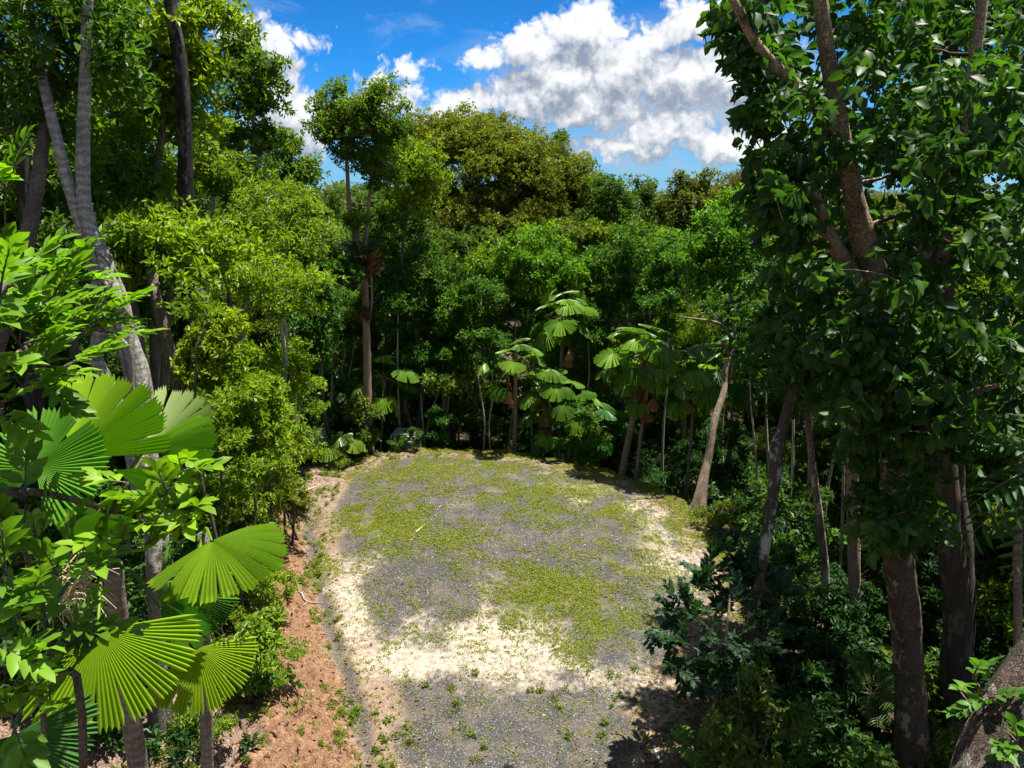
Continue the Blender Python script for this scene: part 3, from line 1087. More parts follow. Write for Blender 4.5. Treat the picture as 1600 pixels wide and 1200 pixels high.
# ---- the crooked pale tree on the right of the clearing
cb0 = foot(1088, 21.4)
tree('crooked pale trunked tree with bare forked limbs right of the clearing',
     [E(1140, 352, 25, 66, 46), E(1105, 395, 24.5, 56, 40), E(1165, 400, 25, 46, 46), E(1120, 440, 24.5, 66, 34), E(1180, 450, 25, 30, 36)],
     cb0, (.075, .175, .010), 'mid', 31, .20,
     [cb0 - [0, 0, .3], PY(1096, 765, 21.6), PY(1106, 715, 22.0), PY(1116, 660, 22.3), PY(1131, 612, 22.8), PY(1133, 580, 23.1), PY(1149, 540, 23.4), PY(1147, 505, 23.7), PY(1144, 470, 24), PY(1126, 420, 24.3)],
     bcol=(.235, .17, .12), bark=bark_mat('crooked_tree_bark', 6, contrast=1.1, moss=.5, lichen=.3), dens=1.25, flute=.7, low=-.3, taper=.55, cap_r=.25,
     extra=[([PY(1143, 530, 23.5), PY(1128, 508, 23.2), PY(1100, 500, 22.9), PY(1062, 495, 22.7)], .07, .02), ([PY(1130, 512, 23.2), PY(1112, 490, 23.2), PY(1092, 488, 23.2), PY(1070, 470, 23.2)], .04, .01),
            ([PY(1145, 495, 23.9), PY(1160, 470, 24), PY(1172, 440, 24.2)], .08, .03), ([PY(1140, 555, 23.3), PY(1132, 540, 23.1), PY(1127, 532, 23)], .07, .05)])

# ---- mid green wall of the forest behind the palms
for i, (lab, els, f, col, sp, lsc) in enumerate([
    ('bright green tree above the tallest fan palm', [E(850, 400, 31, 66, 44), E(800, 430, 31, 40, 34), E(880, 440, 31, 50, 34)], (850, 31.5), (.085, .185, .007), 'mid', 1),
    ('mid green tree left of the tallest fan palm with a thin pale stem', [E(770, 440, 31.5, 50, 50), E(740, 500, 31, 40, 50), E(780, 520, 31.5, 36, 40)], (745, 32), MIDG, 'mid', 1),
    ('green tree with a split pale stem behind the middle of the clearing', [E(700, 470, 30, 46, 60), E(668, 520, 30, 36, 40), E(720, 540, 30, 40, 40)], (692, 30.5), (.065, .145, .010), 'mid', 1),
    ('dark leafy tree behind the two fan palms with hanging dead fronds', [E(985, 400, 32, 66, 50), E(945, 440, 32, 50, 44), E(1020, 450, 32, 56, 40)], (985, 33), (.055, .125, .010), 'mid', 1),
    ('glossy green tree over the right hand fan palms', [E(1060, 400, 30, 50, 46), E(1040, 450, 30, 50, 36), E(1000, 470, 31, 40, 26)], (1065, 31), (.065, .15, .011), 'mid', 1),
    ('yellow green tree between the olive dome and the bright tree', [E(930, 380, 35, 60, 36), E(890, 370, 36, 50, 30), E(980, 370, 36, 50, 30)], (930, 36), (.105, .15, .009), 'mid', 1.1),
    ('low dark tree filling the shade below the olive dome', [E(700, 400, 35, 70, 46), E(770, 390, 36, 70, 40), E(640, 470, 34, 50, 50)], (710, 36), (.07, .115, .010), 'mid', 1.1),
    ('slim bright tree standing behind the tall tan trunk', [E(640, 560, 29.5, 36, 40), E(615, 600, 29.5, 30, 30), E(665, 590, 29, 36, 36)], (652, 29.6), (.055, .14, .012), 'coarse', .8),
    ('small leafy tree with drooping pale tips left of the fan palms', [E(690, 605, 28.2, 24, 16), E(672, 600, 28.2, 16, 14), E(712, 600, 28.2, 16, 12)], (692, 28.6), (.11, .165, .02), 'coarse', .8),
]):
    tree(lab, els, foot(*f), col, sp, 40 + i, .11, leafscale=lsc, bcol=(.24, .20, .16), dens=1.1, low=-.7)

# ---- trees on the left slope
tree('tall tree with ragged dark crown leaning into the blue sky at left', [E(395, 105, 25, 48, 34), E(420, 150, 25, 30, 40), E(380, 160, 25, 50, 44), E(408, 215, 25, 34, 40), E(360, 90, 25.5, 40, 40), E(375, 60, 25.5, 24, 24)], foot(395, 25), (.085, .145, .008), 'mid', 61, .13, bcol=(.35, .32, .28), dens=1.15)
tree('pale stemmed tree with thin crown behind the ragged left tree', [E(335, 130, 26, 40, 60), E(350, 210, 26, 40, 50)], foot(345, 26), (.10, .15, .010), 'airy', 62, .12, bcol=(.42, .38, .34))
tree('small tree with dark rounded top left of the tall forked tree', [E(437, 225, 29, 34, 28), E(455, 270, 29, 40, 34), E(480, 270, 30, 30, 26), E(420, 290, 28, 40, 36)], foot(440, 29), (.08, .145, .008), 'mid', 63, .12, dens=1.2)
tree('yellow green sunlit tree with orange tipped leaves along the black trunk', [E(240, 40, 17, 80, 70), E(290, 90, 17.5, 60, 60), E(215, 140, 17, 90, 60), E(290, 190, 18, 70, 60), E(330, 20, 18, 50, 50)], foot(250, 17.5), (.15, .215, .007), 'yel', 64, .17, dens=1.15, bcol=(.2, .17, .14))
tree('dark leafy tree overhanging the top left corner', [E(60, 60, 12.5, 130, 90), E(140, 120, 13, 80, 70), E(20, 180, 13, 100, 80), E(150, 20, 13.5, 70, 60)], foot(-60, 12), (.065, .13, .011), 'coarse', 65, .2, dens=1.15, leafscale=.8)
tree('shaded green tree behind the pale twin trunks', [E(130, 260, 17, 110, 80), E(40, 300, 16, 100, 80), E(200, 300, 18, 80, 60)], foot(120, 18), (.085, .15, .010), 'mid', 66, .16, bcol=(.28, .24, .2))
tree('sunlit yellow green tree spreading in front of the black trunk', [E(270, 370, 15.5, 80, 36), E(220, 390, 15.5, 60, 30), E(330, 390, 16, 70, 34), E(290, 420, 15.5, 80, 30), E(240, 340, 16, 50, 30)], foot(255, 16), (.155, .235, .007), 'yel', 67, .13, dens=1.3, bcol=(.22, .18, .15))
tree('light green dome shaped tree left of the tall forked tree', [E(430, 330, 22, 70, 46), E(480, 350, 22, 46, 40), E(390, 370, 21, 70, 40), E(440, 390, 21, 70, 36)], foot(430, 22.5), (.13, .195, .010), 'airy', 68, .12, dens=1.7, bcol=(.4, .36, .3))
tree('yellow green tree with grey bare twigs below the light green dome', [E(410, 425, 19, 80, 26), E(470, 438, 19.5, 46, 22), E(365, 445, 18.5, 46, 26), E(440, 480, 19, 50, 18)], foot(415, 19.5), (.15, .225, .009), 'airy', 69, .10, dens=1.6, bcol=(.42, .38, .33))
tree('dense green tree left of the sunlit spreading tree', [E(150, 400, 15, 80, 60), E(80, 420, 14, 80, 60), E(200, 470, 15.5, 50, 50)], foot(140, 16), (.06, .125, .012), 'mid', 70, .13)
tree('bright green tree halfway up the left skyline', [E(380, 290, 24, 60, 50), E(330, 290, 23, 60, 50), E(350, 240, 25, 50, 40)], foot(370, 24), (.11, .18, .008), 'mid', 71, .12)
tree('leafy green tree high on the left slope', [E(130, 170, 20, 120, 80), E(250, 260, 21, 90, 70), E(60, 230, 20, 90, 70), E(300, 260, 21, 60, 60)], foot(170, 21), (.115, .175, .009), 'mid', 72, .17)
tree('mid green tree with pale stems behind the left saplings', [E(470, 520, 24, 40, 40), E(500, 470, 25, 40, 50), E(490, 560, 24.5, 30, 36), E(520, 420, 26, 40, 50)], foot(520, 27), (.05, .12, .012), 'mid', 73, .09)

# slim saplings standing along the top of the clay bank
SAP = [
    ('bright yellow sapling with dense foliage on the bank top', 335, 14.2, [(335, 520, 46, 40), (320, 570, 44, 40), (350, 600, 50, 36)], (.155, .22, .007), 'yel'),
    ('slim sapling right of the dense yellow one', 352, 14.8, [(390, 620, 40, 44), (400, 680, 44, 40), (370, 730, 46, 36)], (.14, .215, .008), 'yel'),
    ('flat topped yellow sapling at the back left corner of the clearing', 470, 19.3, [(440, 570, 44, 26), (470, 605, 40, 16), (420, 610, 30, 24)], (.14, .21, .008), 'airy'),
    ('thin two stemmed sapling left of the flat topped one', 446, 18.4, [(430, 650, 40, 40), (440, 700, 40, 36), (410, 730, 30, 34)], (.14, .215, .010), 'airy'),
    ('tall thin dark stemmed sapling beside the big fan palm', 330, 11.8, [(300, 480, 30, 30), (320, 640, 24, 30)], (.12, .19, .008), 'airy'),
    ('lean sapling with bare lower stem left of the ditch', 365, 13.2, [(380, 790, 30, 30), (350, 760, 36, 36), (395, 840, 40, 26)], (.12, .19, .010), 'airy'),
    ('yellowish sapling in front of the white caged tank', 430, 17.2, [(445, 760, 36, 24), (410, 790, 40, 30), (430, 700, 34, 34)], (.155, .22, .008), 'airy'),
]
for i, (lab, px, y, els, col, sp) in enumerate(SAP):
    tree(lab, [E(a, b, y, c, d) for a, b, c, d in els], foot(px, y), col, sp, 90 + i, .042, name='sapling', cat='sapling', bcol=(.12, .09, .07), dens=1.15, leafscale=.82, rc=.30, trunk_to=.9)


for i, (px, y, py) in enumerate(((392, 16.0, 560), (408, 17.4, 600), (455, 18.8, 640), (372, 14.6, 640), (345, 13.0, 620), (420, 15.4, 650), (385, 12.6, 690), (440, 20.5, 540), (478, 21.5, 600))):
    rng = np.random.default_rng(130 + i)
    els = [E(px + rng.uniform(-26, 26), py + 34 * k + rng.uniform(-8, 8), y, rng.uniform(16, 28), rng.uniform(9, 15)) for k in range(3)]
    tree('slim dark stemmed sapling with thin bright foliage in the stand beside the clay bank', els, foot(px, y), (.14, .215, .008), 'airy', 130 + i, .040, name='sapling', cat='sapling', group='slim saplings beside the clay bank',
         bcol=(.11, .085, .065), dens=1.2, leafscale=.85, rc=.28, trunk_to=1.6)

# ---- single trunks of the left
def pole(label, pts, r0, r1, bark, bcol, name='tree_trunk', cat='tree trunk', seed=0, seg=22, rough=.05, n=90, flute=.35, extra=None, knots=0, disp=.16):
    rng = np.random.default_rng(seed)
    q = smooth_path(pts, n)
    root = thing(name, label, cat, q[0])
    mb = MB()
    rad = np.linspace(r0, r1, n)
    if knots:
        for c, a in ((.70, .5), (.62, .35)):
            rad = rad * (1 + a * np.exp(-((np.linspace(0, 1, n) - c) / .035) ** 2))
    tube(mb, q, rad, seg, .5, rough, rng, flute=flute, disp=disp)
    for (p2, a, b) in (extra or []):
        tube(mb, smooth_path(p2, 50), np.linspace(a, b, 50), seg, .5, rough, rng, disp=disp)
    mb.obj('trunk', bark, root, q[0], bcol)
    return root, q


yb = 12.2
b0 = foot(262, yb)
twin, tq = pole('pale banded twin trunk leaning out of the left forest', [b0 - [0, 0, .3], PY(218, 610, yb), PY(190, 500, yb), PY(160, 410, yb), PY(138, 350, yb), PY(130, 290, yb), PY(132, 150, yb), PY(140, -60, yb)],
                .165, .075, M_PALE, (.44, .41, .36), name='twin_trunk_tree', cat='tree', seed=3,
                extra=[([PY(150, 560, yb + .3), PY(160, 480, yb + .25), PY(138, 390, yb + .1), PY(110, 300, yb), PY(85, 200, yb), PY(50, 60, yb + .2), PY(20, -60, yb + .4)], .115, .07),
                       ([foot(240, yb + .4) - [0, 0, .2], PY(205, 700, yb + .4), PY(150, 560, yb + .3)], .14, .115)])
rngv = np.random.default_rng(5)
cen, out = crown_clumps(rngv, [E(130, -20, yb, 90, 60), E(40, 20, yb + .4, 80, 60)], .5, 1.0)
mb = MB()
tufts(mb, rngv, cen, out, np.full(len(cen), .5), 18, 6, .15, .42, .2)
mb.obj('crown', M_LEAF, twin, tq[0], (.06, .125, .011))

# strangler vine winding round the lower twin trunk
vr = thing('strangler_vine', 'woody strangler vine wrapped round the pale twin trunk', 'vine', tq[2])
mb = MB()
for k, (ph, tw, r, u0, u1) in enumerate(((0, 2.3, .05, .12, .58), (2.2, -1.9, .045, .16, .62), (4.0, 1.3, .06, .1, .52), (5.1, -2.6, .03, .2, .66), (3.0, .5, .05, .1, .5))):
    u = np.linspace(u0, u1, 60)
    q = np.stack([np.interp(u, np.linspace(0, 1, len(tq)), tq[:, j]) for j in range(3)], -1)
    R = np.interp(u, [0, 1], [.165, .075]) + r * .5
    a = ph + tw * (u - u0) * 9
    q = q + np.stack([np.cos(a) * R, np.sin(a) * R, 0 * a], -1)
    tube(mb, q, np.linspace(r, r * .55, 60), 7, .5, .1, rngv)
mb.obj('stem', M_BARK, vr, tq[2], (.30, .25, .21))

b1 = foot(292, 16.2)
pole('straight black trunk running up through the yellow green crown', [b1 - [0, 0, .3], PY(291, 420, 16.2), PY(290, 250, 16.2), PY(284, 120, 16.2), PY(268, 20, 16.2), PY(262, -60, 16.2)], .16, .125, M_DARK, (.022, .016, .014), name='black_trunk_tree', cat='tree', seed=7)
b2 = foot(290, 14.5)
pole('brown peeling trunk between the pale twin trunk and the bright saplings', [b2 - [0, 0, .3], PY(280, 640, 14.5), PY(265, 550, 14.5), PY(247, 480, 14.5), PY(236, 420, 14.7)], .15, .11, M_MOTTLE, (.17, .12, .085), seed=8)
pole('thin grey trunk just right of the strangler vine', [foot(245, 15) - [0, 0, .3], PY(224, 600, 15), PY(212, 500, 15), PY(200, 430, 15)], .11, .09, M_BARK, (.20, .16, .13), seed=9)
pole('slanting grey branch trunk behind the bright saplings', [foot(330, 18) - [0, 0, .3], PY(318, 500, 18), PY(304, 450, 18), PY(296, 410, 18)], .12, .09, M_BARK, (.26, .22, .19), seed=10)
pole('dark stem with a thin shadowed trunk far left', [foot(60, 15) - [0, 0, .3], PY(40, 300, 15), PY(35, 100, 15), PY(30, -60, 15)], .16, .12, M_DARK, (.07, .055, .045), seed=12)

# ------------------------------------------------------------------ fan palms
def fan(mb, hub, a, nvec, R, span=300, pleats=22, droop=.25, depth=.045, split=5, rng=None, tint=.5, fold=0.0, ring=7, back=.72, gapw=.13, brown=.25):
    """pleated wedge-split fan blade"""
    a = nrm(a)
    nvec = nrm(nvec - a * np.dot(nvec, a))
    s = np.cross(nvec, a)
    n = pleats * 2 + 1
    th = np.linspace(-span / 2, span / 2, n) * pi / 180
    seg_id = (np.arange(n) // (split * 2))
    rr = np.linspace(0.03, 1, ring)
    vs, fs, ts = [], [], []
    nseg = int(math.ceil((n - 1) / (split * 2)))
    for sg in range(nseg):
        i0, i1 = sg * split * 2, min((sg + 1) * split * 2, n - 1)
        idx = np.arange(i0, i1 + 1)
        t = th[idx]
        tc_ = t.mean()
        jit = rng.normal(0, .05) if rng is not None else 0
        dz = rng.normal(0, .07) if rng is not None else 0
        t2 = tc_ + (t - tc_) * .94 + jit * .15
        lenf = back + (1 - back) * np.cos(t / 2) ** 2
        end = np.where(idx % 2 == 0, .93, 1.0) * lenf * (1 + (rng.normal(0, .012, len(idx)) if rng is not None else 0)) * (1 + jit * .4)
        end[0] *= .97
        end[-1] *= .97
        r = rr[:, None] * end[None] * R
        tt = np.broadcast_to(tc_ + (t2 - tc_) * 1.0, r.shape) * 1.0
        gap = sstep(rr, .35, 1.0)[:, None]
        tt = tc_ + (t[None] - tc_) * (1.02 - gapw * gap) + jit * .12 * gap
        pl = np.where(idx % 2 == 0, -1, 1)[None] * depth * r
        zz = pl - droop * (r / R) ** 2 * R * (1 + dz * 1.2) + dz * r * .6 * gap - fold * R * (np.abs(np.sin(tt)) * (r / R) ** 1.3)
        v = hub + r[..., None] * (np.cos(tt)[..., None] * a + np.sin(tt)[..., None] * s) + zz[..., None] * nvec
        m = len(idx)
        o = sum(len(x) for x in vs)
        vs.append(v.reshape(-1, 3))
        tv = np.clip(tint + jit * 1.5 + np.where(idx % 2 == 0, -.16, .16)[None] + np.zeros((ring, 1)), 0, .88)  # pale midribs on the ridges; crease shade put into the valley tint
        if rng is not None:
            tv[-1] = np.where(rng.uniform(0, 1, m) < brown, rng.uniform(.9, 1.05, m), tv[-1])
        ts.append(tv.ravel())
        i = (np.arange(ring - 1)[:, None] * m + np.arange(m - 1)[None]).ravel() + o
        fs.append(np.stack([i, i + 1, i + m + 1, i + m], -1))
    mb.add(np.concatenate(vs), np.concatenate(fs), np.concatenate(ts))


def fan_palm(label, base, crown, R=.62, nf=10, seed=0, tr=.08, color=(.055, .150, .014), dead=3, flowers=True, pet=1.12, droop=.5, tpts=None, group='fan palms at the back of the clearing', elev=(85, -38), bcol=(.27, .215, .16)):
    rng = np.random.default_rng(seed)
    base, crown = np.asarray(base, float), np.asarray(crown, float)
    root = thing('fan_palm', label, 'palm', base, group)
    mb = MB()
    pts = tpts or [base - [0, 0, .3], base + (crown - base) * .5 + np.r_[rng.normal(0, .06, 2), 0], crown]
    q = smooth_path(pts, 24)
    rad = np.linspace(tr * 1.15, tr * .8, 24)
    rad = rad * (1 + .05 * np.sin(np.arange(24) * 2.1))
    tube(mb, q, rad, 9, .5, .04, rng)
    mb.obj('trunk', M_PALMT, root, base, bcol)
    nf = int(nf * 1.35)
    for k in range(nf):
        e = radians(elev[0] + (elev[1] - elev[0]) * (k + .5) / nf + rng.normal(0, 6))
        az_ = k * 2.39996 + rng.normal(0, .25) + seed
        dh = np.array([cos(az_), sin(az_), 0])
        d = dh * cos(e) + np.array([0, 0, sin(e)])
        L = pet * rng.uniform(.8, 1.25)
        hub = crown + d * L + np.array([0, 0, -.12 * L])
        b = MB()
        tube(b, smooth_path([crown, crown + d * L * .55 + [0, 0, .06], hub], 8), np.linspace(.02, .012, 8), 5, .35)
        a = nrm(dh * (.9 + .2 * cos(e)) + np.array([0, 0, sin(e) * .6 - .55]))
        nv = nrm(np.array([0, 0, 1.0]) + dh * rng.uniform(.1, 1.1) + rng.normal(0, .22, 3))
        fan(b, hub, a, nv, R * rng.uniform(.7, 1.15), rng.uniform(210, 320), 20, droop * rng.uniform(.3, 1.4), .05, int(rng.integers(2, 5)), rng, rng.uniform(.1, .9), gapw=.2)
        b.obj('frond', M_FROND, root, base, color)
    for k in range(dead):
        az_ = rng.uniform(0, 6.28)
        dh = np.array([cos(az_), sin(az_), 0])
        hub = crown + dh * rng.uniform(.12, .3) - np.array([0, 0, rng.uniform(.5, 1.5)])
        b = MB()
        tube(b, smooth_path([crown, crown + dh * .35 - [0, 0, .2], hub], 7), .011, 4, .4)
        fan(b, hub, nrm(np.array([0, 0, -1.0]) + dh * .25), dh, R * .85, 76, 12, .12, .2, 2, rng, rng.uniform(.3, .9), fold=.6, gapw=.3)
        o = b.obj('frond', M_DEAD, root, base, (.30, .135, .065))
        o['label'] = 'dead brown hanging frond'
    if flowers:
        b = MB()
        for k in range(26):
            az_ = rng.uniform(0, 6.28)
            e = rng.uniform(-.3, 1.1)
            d = np.array([cos(az_) * cos(e), sin(az_) * cos(e), sin(e)])
            L = rng.uniform(.35, .8)
            tube(b, smooth_path([crown, crown + d * L * .6, crown + d * L + [0, 0, -.18]], 6), np.linspace(.012, .005, 6), 4, rng.uniform(.3, .9), cap=False)
        b.obj('flower_spray', plain_mat('flower_spray', (.28, .21, .09), .8, use_tint=True), root, base)
    return root


FP = [
    ('fan palm with dead brown fronds at the left end of the palm row', 803, 27.3, 806, 575, .62, 10, 3, .085),
    ('short fan palm with orange brown dead fronds hanging in front', 858, 27.6, 857, 612, .62, 10, 4, .07),
    ('short fan palm with a bare trunk between two leafier palms', 884, 26.9, 888, 640, .58, 8, 0, .08),
    ('tallest fan palm with pale flower spray rising above the row', 872, 29.5, 880, 497, .72, 13, 2, .09),
    ('thick leaning fan palm on the rim with yellow flower spray', 968, 25.0, 1006, 556, .72, 13, 2, .12),
    ('slim straight fan palm with limp brown skirt beside the thick leaning palm', 992, 24.6, 1016, 584, .6, 7, 4, .07),
    ('fan palm with a round drooping leaf left of the crooked pale tree', 1068, 25.0, 1086, 590, .66, 9, 1, .06),
    ('fan palm tucked behind the tall tan trunk with brown dead fronds', 594, 28.4, 600, 592, .62, 9, 3, .05),
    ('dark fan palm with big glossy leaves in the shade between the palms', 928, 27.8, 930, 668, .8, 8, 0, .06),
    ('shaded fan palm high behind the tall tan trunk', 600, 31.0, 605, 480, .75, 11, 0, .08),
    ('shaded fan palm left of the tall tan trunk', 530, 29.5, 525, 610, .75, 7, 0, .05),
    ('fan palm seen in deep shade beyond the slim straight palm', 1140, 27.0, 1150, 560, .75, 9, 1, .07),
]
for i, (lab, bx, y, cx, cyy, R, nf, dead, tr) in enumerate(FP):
    dk = 'shade' in lab  # palms in shade have that shade put into a darker frond colour
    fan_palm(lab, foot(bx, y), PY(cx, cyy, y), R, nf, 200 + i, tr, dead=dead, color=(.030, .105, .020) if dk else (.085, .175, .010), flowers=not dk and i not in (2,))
fan_palm('low trunkless fan palm beside the white caged tank', foot(536, 25.8), foot(536, 25.8) + [0, 0, .55], .55, 7, 231, .05, color=(.10, .155, .014), dead=0, flowers=False, pet=.6, elev=(60, -5))
fan_palm('low fan palm spreading at the foot of the left palm row', foot(845, 27), foot(845, 27) + [0, 0, .7], .6, 7, 232, .05, color=(.03, .105, .014), dead=0, flowers=False, pet=.7, elev=(60, 0))

# ---- big fan palms close by on the left, their fronds set one by one
def wv(ax, ay, k=0.0):
    """direction: right ax, down ay in the photograph, k away from the viewer"""
    return nrm(np.array([1.0, 0, 0]) * ax + np.array([0, SP, CP]) * (-ay) + np.array([0, CP, -SP]) * k)


def near_palm(label, base, crown, tr, fronds, seed, tpts=None):
    rng = np.random.default_rng(seed)
    root = thing('fan_palm', label, 'palm', base)
    mb = MB()
    q = smooth_path(tpts or [base - np.array([0, 0, .3]), (base + crown) / 2, crown], 30)
    tube(mb, q, np.linspace(tr * 1.1, tr * .85, 30) * (1 + .03 * np.sin(np.arange(30) * 2.3)), 12, .5, .05, rng)
    mb.obj('trunk', M_PALMT, root, base, (.24, .20, .165))
    for (hp, dep, ax, nv, Rpx, span, pl, droop, col, lab) in fronds:
        hub = P(hp[0], hp[1], dep)
        R = Rpx * dep / FPX
        a = wv(*ax)
        b = MB()
        mid = (crown + hub) / 2 + np.array([0, 0, .18 * np.linalg.norm(hub - crown)])
        tube(b, smooth_path([crown, mid, hub], 12), np.linspace(.026, .014, 12), 7, .45)
        fan(b, hub, a, nrm(np.asarray(nv, float)), R, span, int(pl * 2.2), droop, .027, int(rng.integers(3, 6)), rng, rng.uniform(.45, .8), ring=9, back=.9, gapw=.16, brown=.12)
        o = b.obj('frond', M_FROND, root, base, col)
        if lab:
            o['label'] = lab
    return root


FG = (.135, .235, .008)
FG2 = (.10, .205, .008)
TOW = (0.15, -.75, .75)
b3 = foot(232, 7.6)
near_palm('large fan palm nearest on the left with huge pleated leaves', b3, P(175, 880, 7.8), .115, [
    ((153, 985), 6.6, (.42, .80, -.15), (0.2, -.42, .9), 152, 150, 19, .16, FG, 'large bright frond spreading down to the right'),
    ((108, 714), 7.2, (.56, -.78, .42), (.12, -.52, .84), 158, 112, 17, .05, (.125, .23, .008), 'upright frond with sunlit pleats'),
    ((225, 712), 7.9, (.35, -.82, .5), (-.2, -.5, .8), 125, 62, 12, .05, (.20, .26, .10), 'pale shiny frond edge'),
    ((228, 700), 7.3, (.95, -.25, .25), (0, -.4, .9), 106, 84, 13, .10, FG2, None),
    ((56, 732), 6.2, (.1, -.9, .35), (.1, -.66, .74), 108, 310, 26, .12, (.055, .165, .010), 'star shaped shaded frond facing out'),  # shade on this frond is put into its darker colour
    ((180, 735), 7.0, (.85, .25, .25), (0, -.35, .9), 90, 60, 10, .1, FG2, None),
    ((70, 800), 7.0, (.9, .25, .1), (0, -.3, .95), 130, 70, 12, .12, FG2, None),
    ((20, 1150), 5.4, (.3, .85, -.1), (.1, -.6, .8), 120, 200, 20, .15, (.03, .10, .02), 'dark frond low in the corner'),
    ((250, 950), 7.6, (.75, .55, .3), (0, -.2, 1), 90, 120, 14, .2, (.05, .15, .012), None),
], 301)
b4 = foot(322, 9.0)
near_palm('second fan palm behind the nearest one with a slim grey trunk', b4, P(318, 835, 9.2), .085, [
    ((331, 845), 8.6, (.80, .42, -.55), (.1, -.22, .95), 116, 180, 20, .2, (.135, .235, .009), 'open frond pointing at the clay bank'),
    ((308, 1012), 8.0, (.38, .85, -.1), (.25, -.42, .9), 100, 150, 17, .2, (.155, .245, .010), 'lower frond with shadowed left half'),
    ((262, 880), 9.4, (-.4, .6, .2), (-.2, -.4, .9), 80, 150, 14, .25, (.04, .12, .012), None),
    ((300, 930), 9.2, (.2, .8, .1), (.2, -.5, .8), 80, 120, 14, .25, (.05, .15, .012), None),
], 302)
pole('thick vine covered palm trunk behind the nearest fan leaves', [foot(246, 9.6) - [0, 0, .3], PY(244, 930, 9.6), PY(240, 880, 9.6), PY(236, 800, 9.7), PY(222, 700, 9.9)], .13, .10, M_MOTTLE, (.2, .17, .14), seed=14)

# dry flower stalks of the near palm
rs = np.random.default_rng(77)
fb = P(110, 900, 7.0)
fr = thing('dry_flower_stalk', 'tangle of dry straw coloured palm flower stalks under the nearest fronds', 'flower stalk', fb)
mb = MB()
for k in range(90):
    st = P(rs.uniform(70, 120), rs.uniform(890, 960), 7.0 + rs.normal(0, .15))
    d = wv(rs.uniform(.2, 1.0), rs.uniform(-.9, .6), rs.normal(0, .4))
    L = rs.uniform(.2, .5)
    tube(mb, smooth_path([st, st + d * L * .6 + [0, 0, .05], st + d * L + [0, 0, -.05]], 7), np.linspace(.008, .003, 7), 4, rs.uniform(.2, .9), cap=False)
mb.obj('strands', plain_mat('dry_strands', (.40, .30, .16), .8, use_tint=True), fr, fb)


# ------------------------------------------------------------------ broad leaved sprays close to the viewer
def spray(mb, sb, rng, p, d, L=.5, n=11, leaf=.15, wr=.42, tint0=.5, droop=.25):
    """one leafy twig: leaves in two rows along a curved stalk, clustered towards the tip"""
    d = nrm(d)
    up = np.array([0, 0, 1.0])
    s = nrm(np.cross(d, up) + 1e-3)
    nn = np.cross(s, d)
    u = np.linspace(0, 1, 8)[:, None]
    path = p + d * L * u - nn * droop * L * u ** 2 * .5
    tube(sb, path, np.linspace(.007, .003, 8), 5, .5)
    t = np.linspace(.25, 1.0, n) + rng.normal(0, .015, n)
    b = p + d * L * t[:, None] - nn * droop * L * t[:, None] ** 2 * .5
    sd_ = np.where(np.arange(n) % 2 == 0, 1, -1)[:, None]
    spread = rng.uniform(.6, 1.1, (n, 1)) * (1.25 - t[:, None] * .55)
    dd = d * (.7 + t[:, None] * .2) + s * sd_ * spread + nn * rng.normal(.22, .2, (n, 1))
    nr = nn + rng.normal(0, .28, (n, 3)) + s * sd_ * -.15
    l = leaf * rng.uniform(.75, 1.2, n)
    put_leaves(mb, b, dd, nr, l, l * wr, np.clip(tint0 + rng.uniform(-.2, .25, n), 0, .95), 1, .22)


def spray_bush(label, base, spots, rng, leaf, color, stems, n=11, L=.5, wr=.42, name='broadleaf_shrub', cat='shrub', stemcol=(.13, .10, .075), mat=None, dirs=None, per=2):
    root = thing(name, label, cat, base)
    lb, sb = MB(), MB()
    nodes, nr = [], []
    for pts, r0, r1 in stems:
        q = smooth_path(pts, 16)
        tube(sb, q, np.linspace(r0, r1, 16), 7, .5, .06, rng)
        nodes += list(q)
        nr += list(np.linspace(r0, r1, 16))
    spots = np.array(spots)
    grow(sb, rng, nodes, nr, spots, rmin=.005, seg=5)
    cen = spots.mean(0)
    for i, p in enumerate(spots):
        for j in range(per):
            d = nrm(rng.normal(0, .6, 3) + (dirs if dirs is not None else nrm(p - cen)) * .6 + np.array([.15, -.1, .35]))
            spray(lb, sb, rng, p, d, L * rng.uniform(.7, 1.2), n, leaf, wr, rng.uniform(.3, .75))
    sb.obj('stem', M_BARK, root, base, stemcol)
    lb.obj('foliage', mat or M_BIGLEAF, root, base, color)
    return root


rl = np.random.default_rng(400)
spots = []
for (px, py, dep) in ((60, 430, 5.2), (110, 445, 5.4), (75, 480, 5.0), (150, 505, 5.2), (120, 530, 5.3), (165, 520, 5.5), (30, 540, 4.2), (10, 510, 4.0), (60, 590, 4.4), (20, 590, 4.2), (95, 575, 4.8), (-10, 640, 4.3),
                      (10, 300, 4.4), (0, 460, 4.0), (-30, 560, 4.0), (120, 480, 5.6), (60, 540, 4.6), (20, 440, 4.6)):
    spots.append(P(px, py, dep))
bb = foot(-330, 4.0)
spray_bush('leafy shrub with bright pinnate sprays at the left edge in front of the twin trunk', bb, spots, rl, .145, (.095, .20, .008),
           [([bb - [0, 0, .3], P(-160, 900, 4.6), P(-60, 650, 4.6), P(20, 560, 4.6), P(80, 520, 5.2)], .05, .012), ([P(-60, 650, 4.6), P(-20, 520, 4.4), P(20, 400, 4.8)], .03, .008)], dirs=np.array([.5, -.1, .25]), L=.36, n=14, wr=.46, per=3)
spots = []
for (px, py, dep) in ((200, 755, 4.6), (240, 740, 4.7), (285, 735, 4.8), (300, 790, 4.8), (250, 790, 4.7), (210, 810, 4.6), (270, 830, 4.8), (180, 780, 4.6), (290, 815, 4.9), (230, 850, 4.7), (190, 840, 4.6), (260, 765, 4.6), (220, 780, 4.8)):
    spots.append(P(px, py, dep))
bb2 = foot(-300, 4.6)
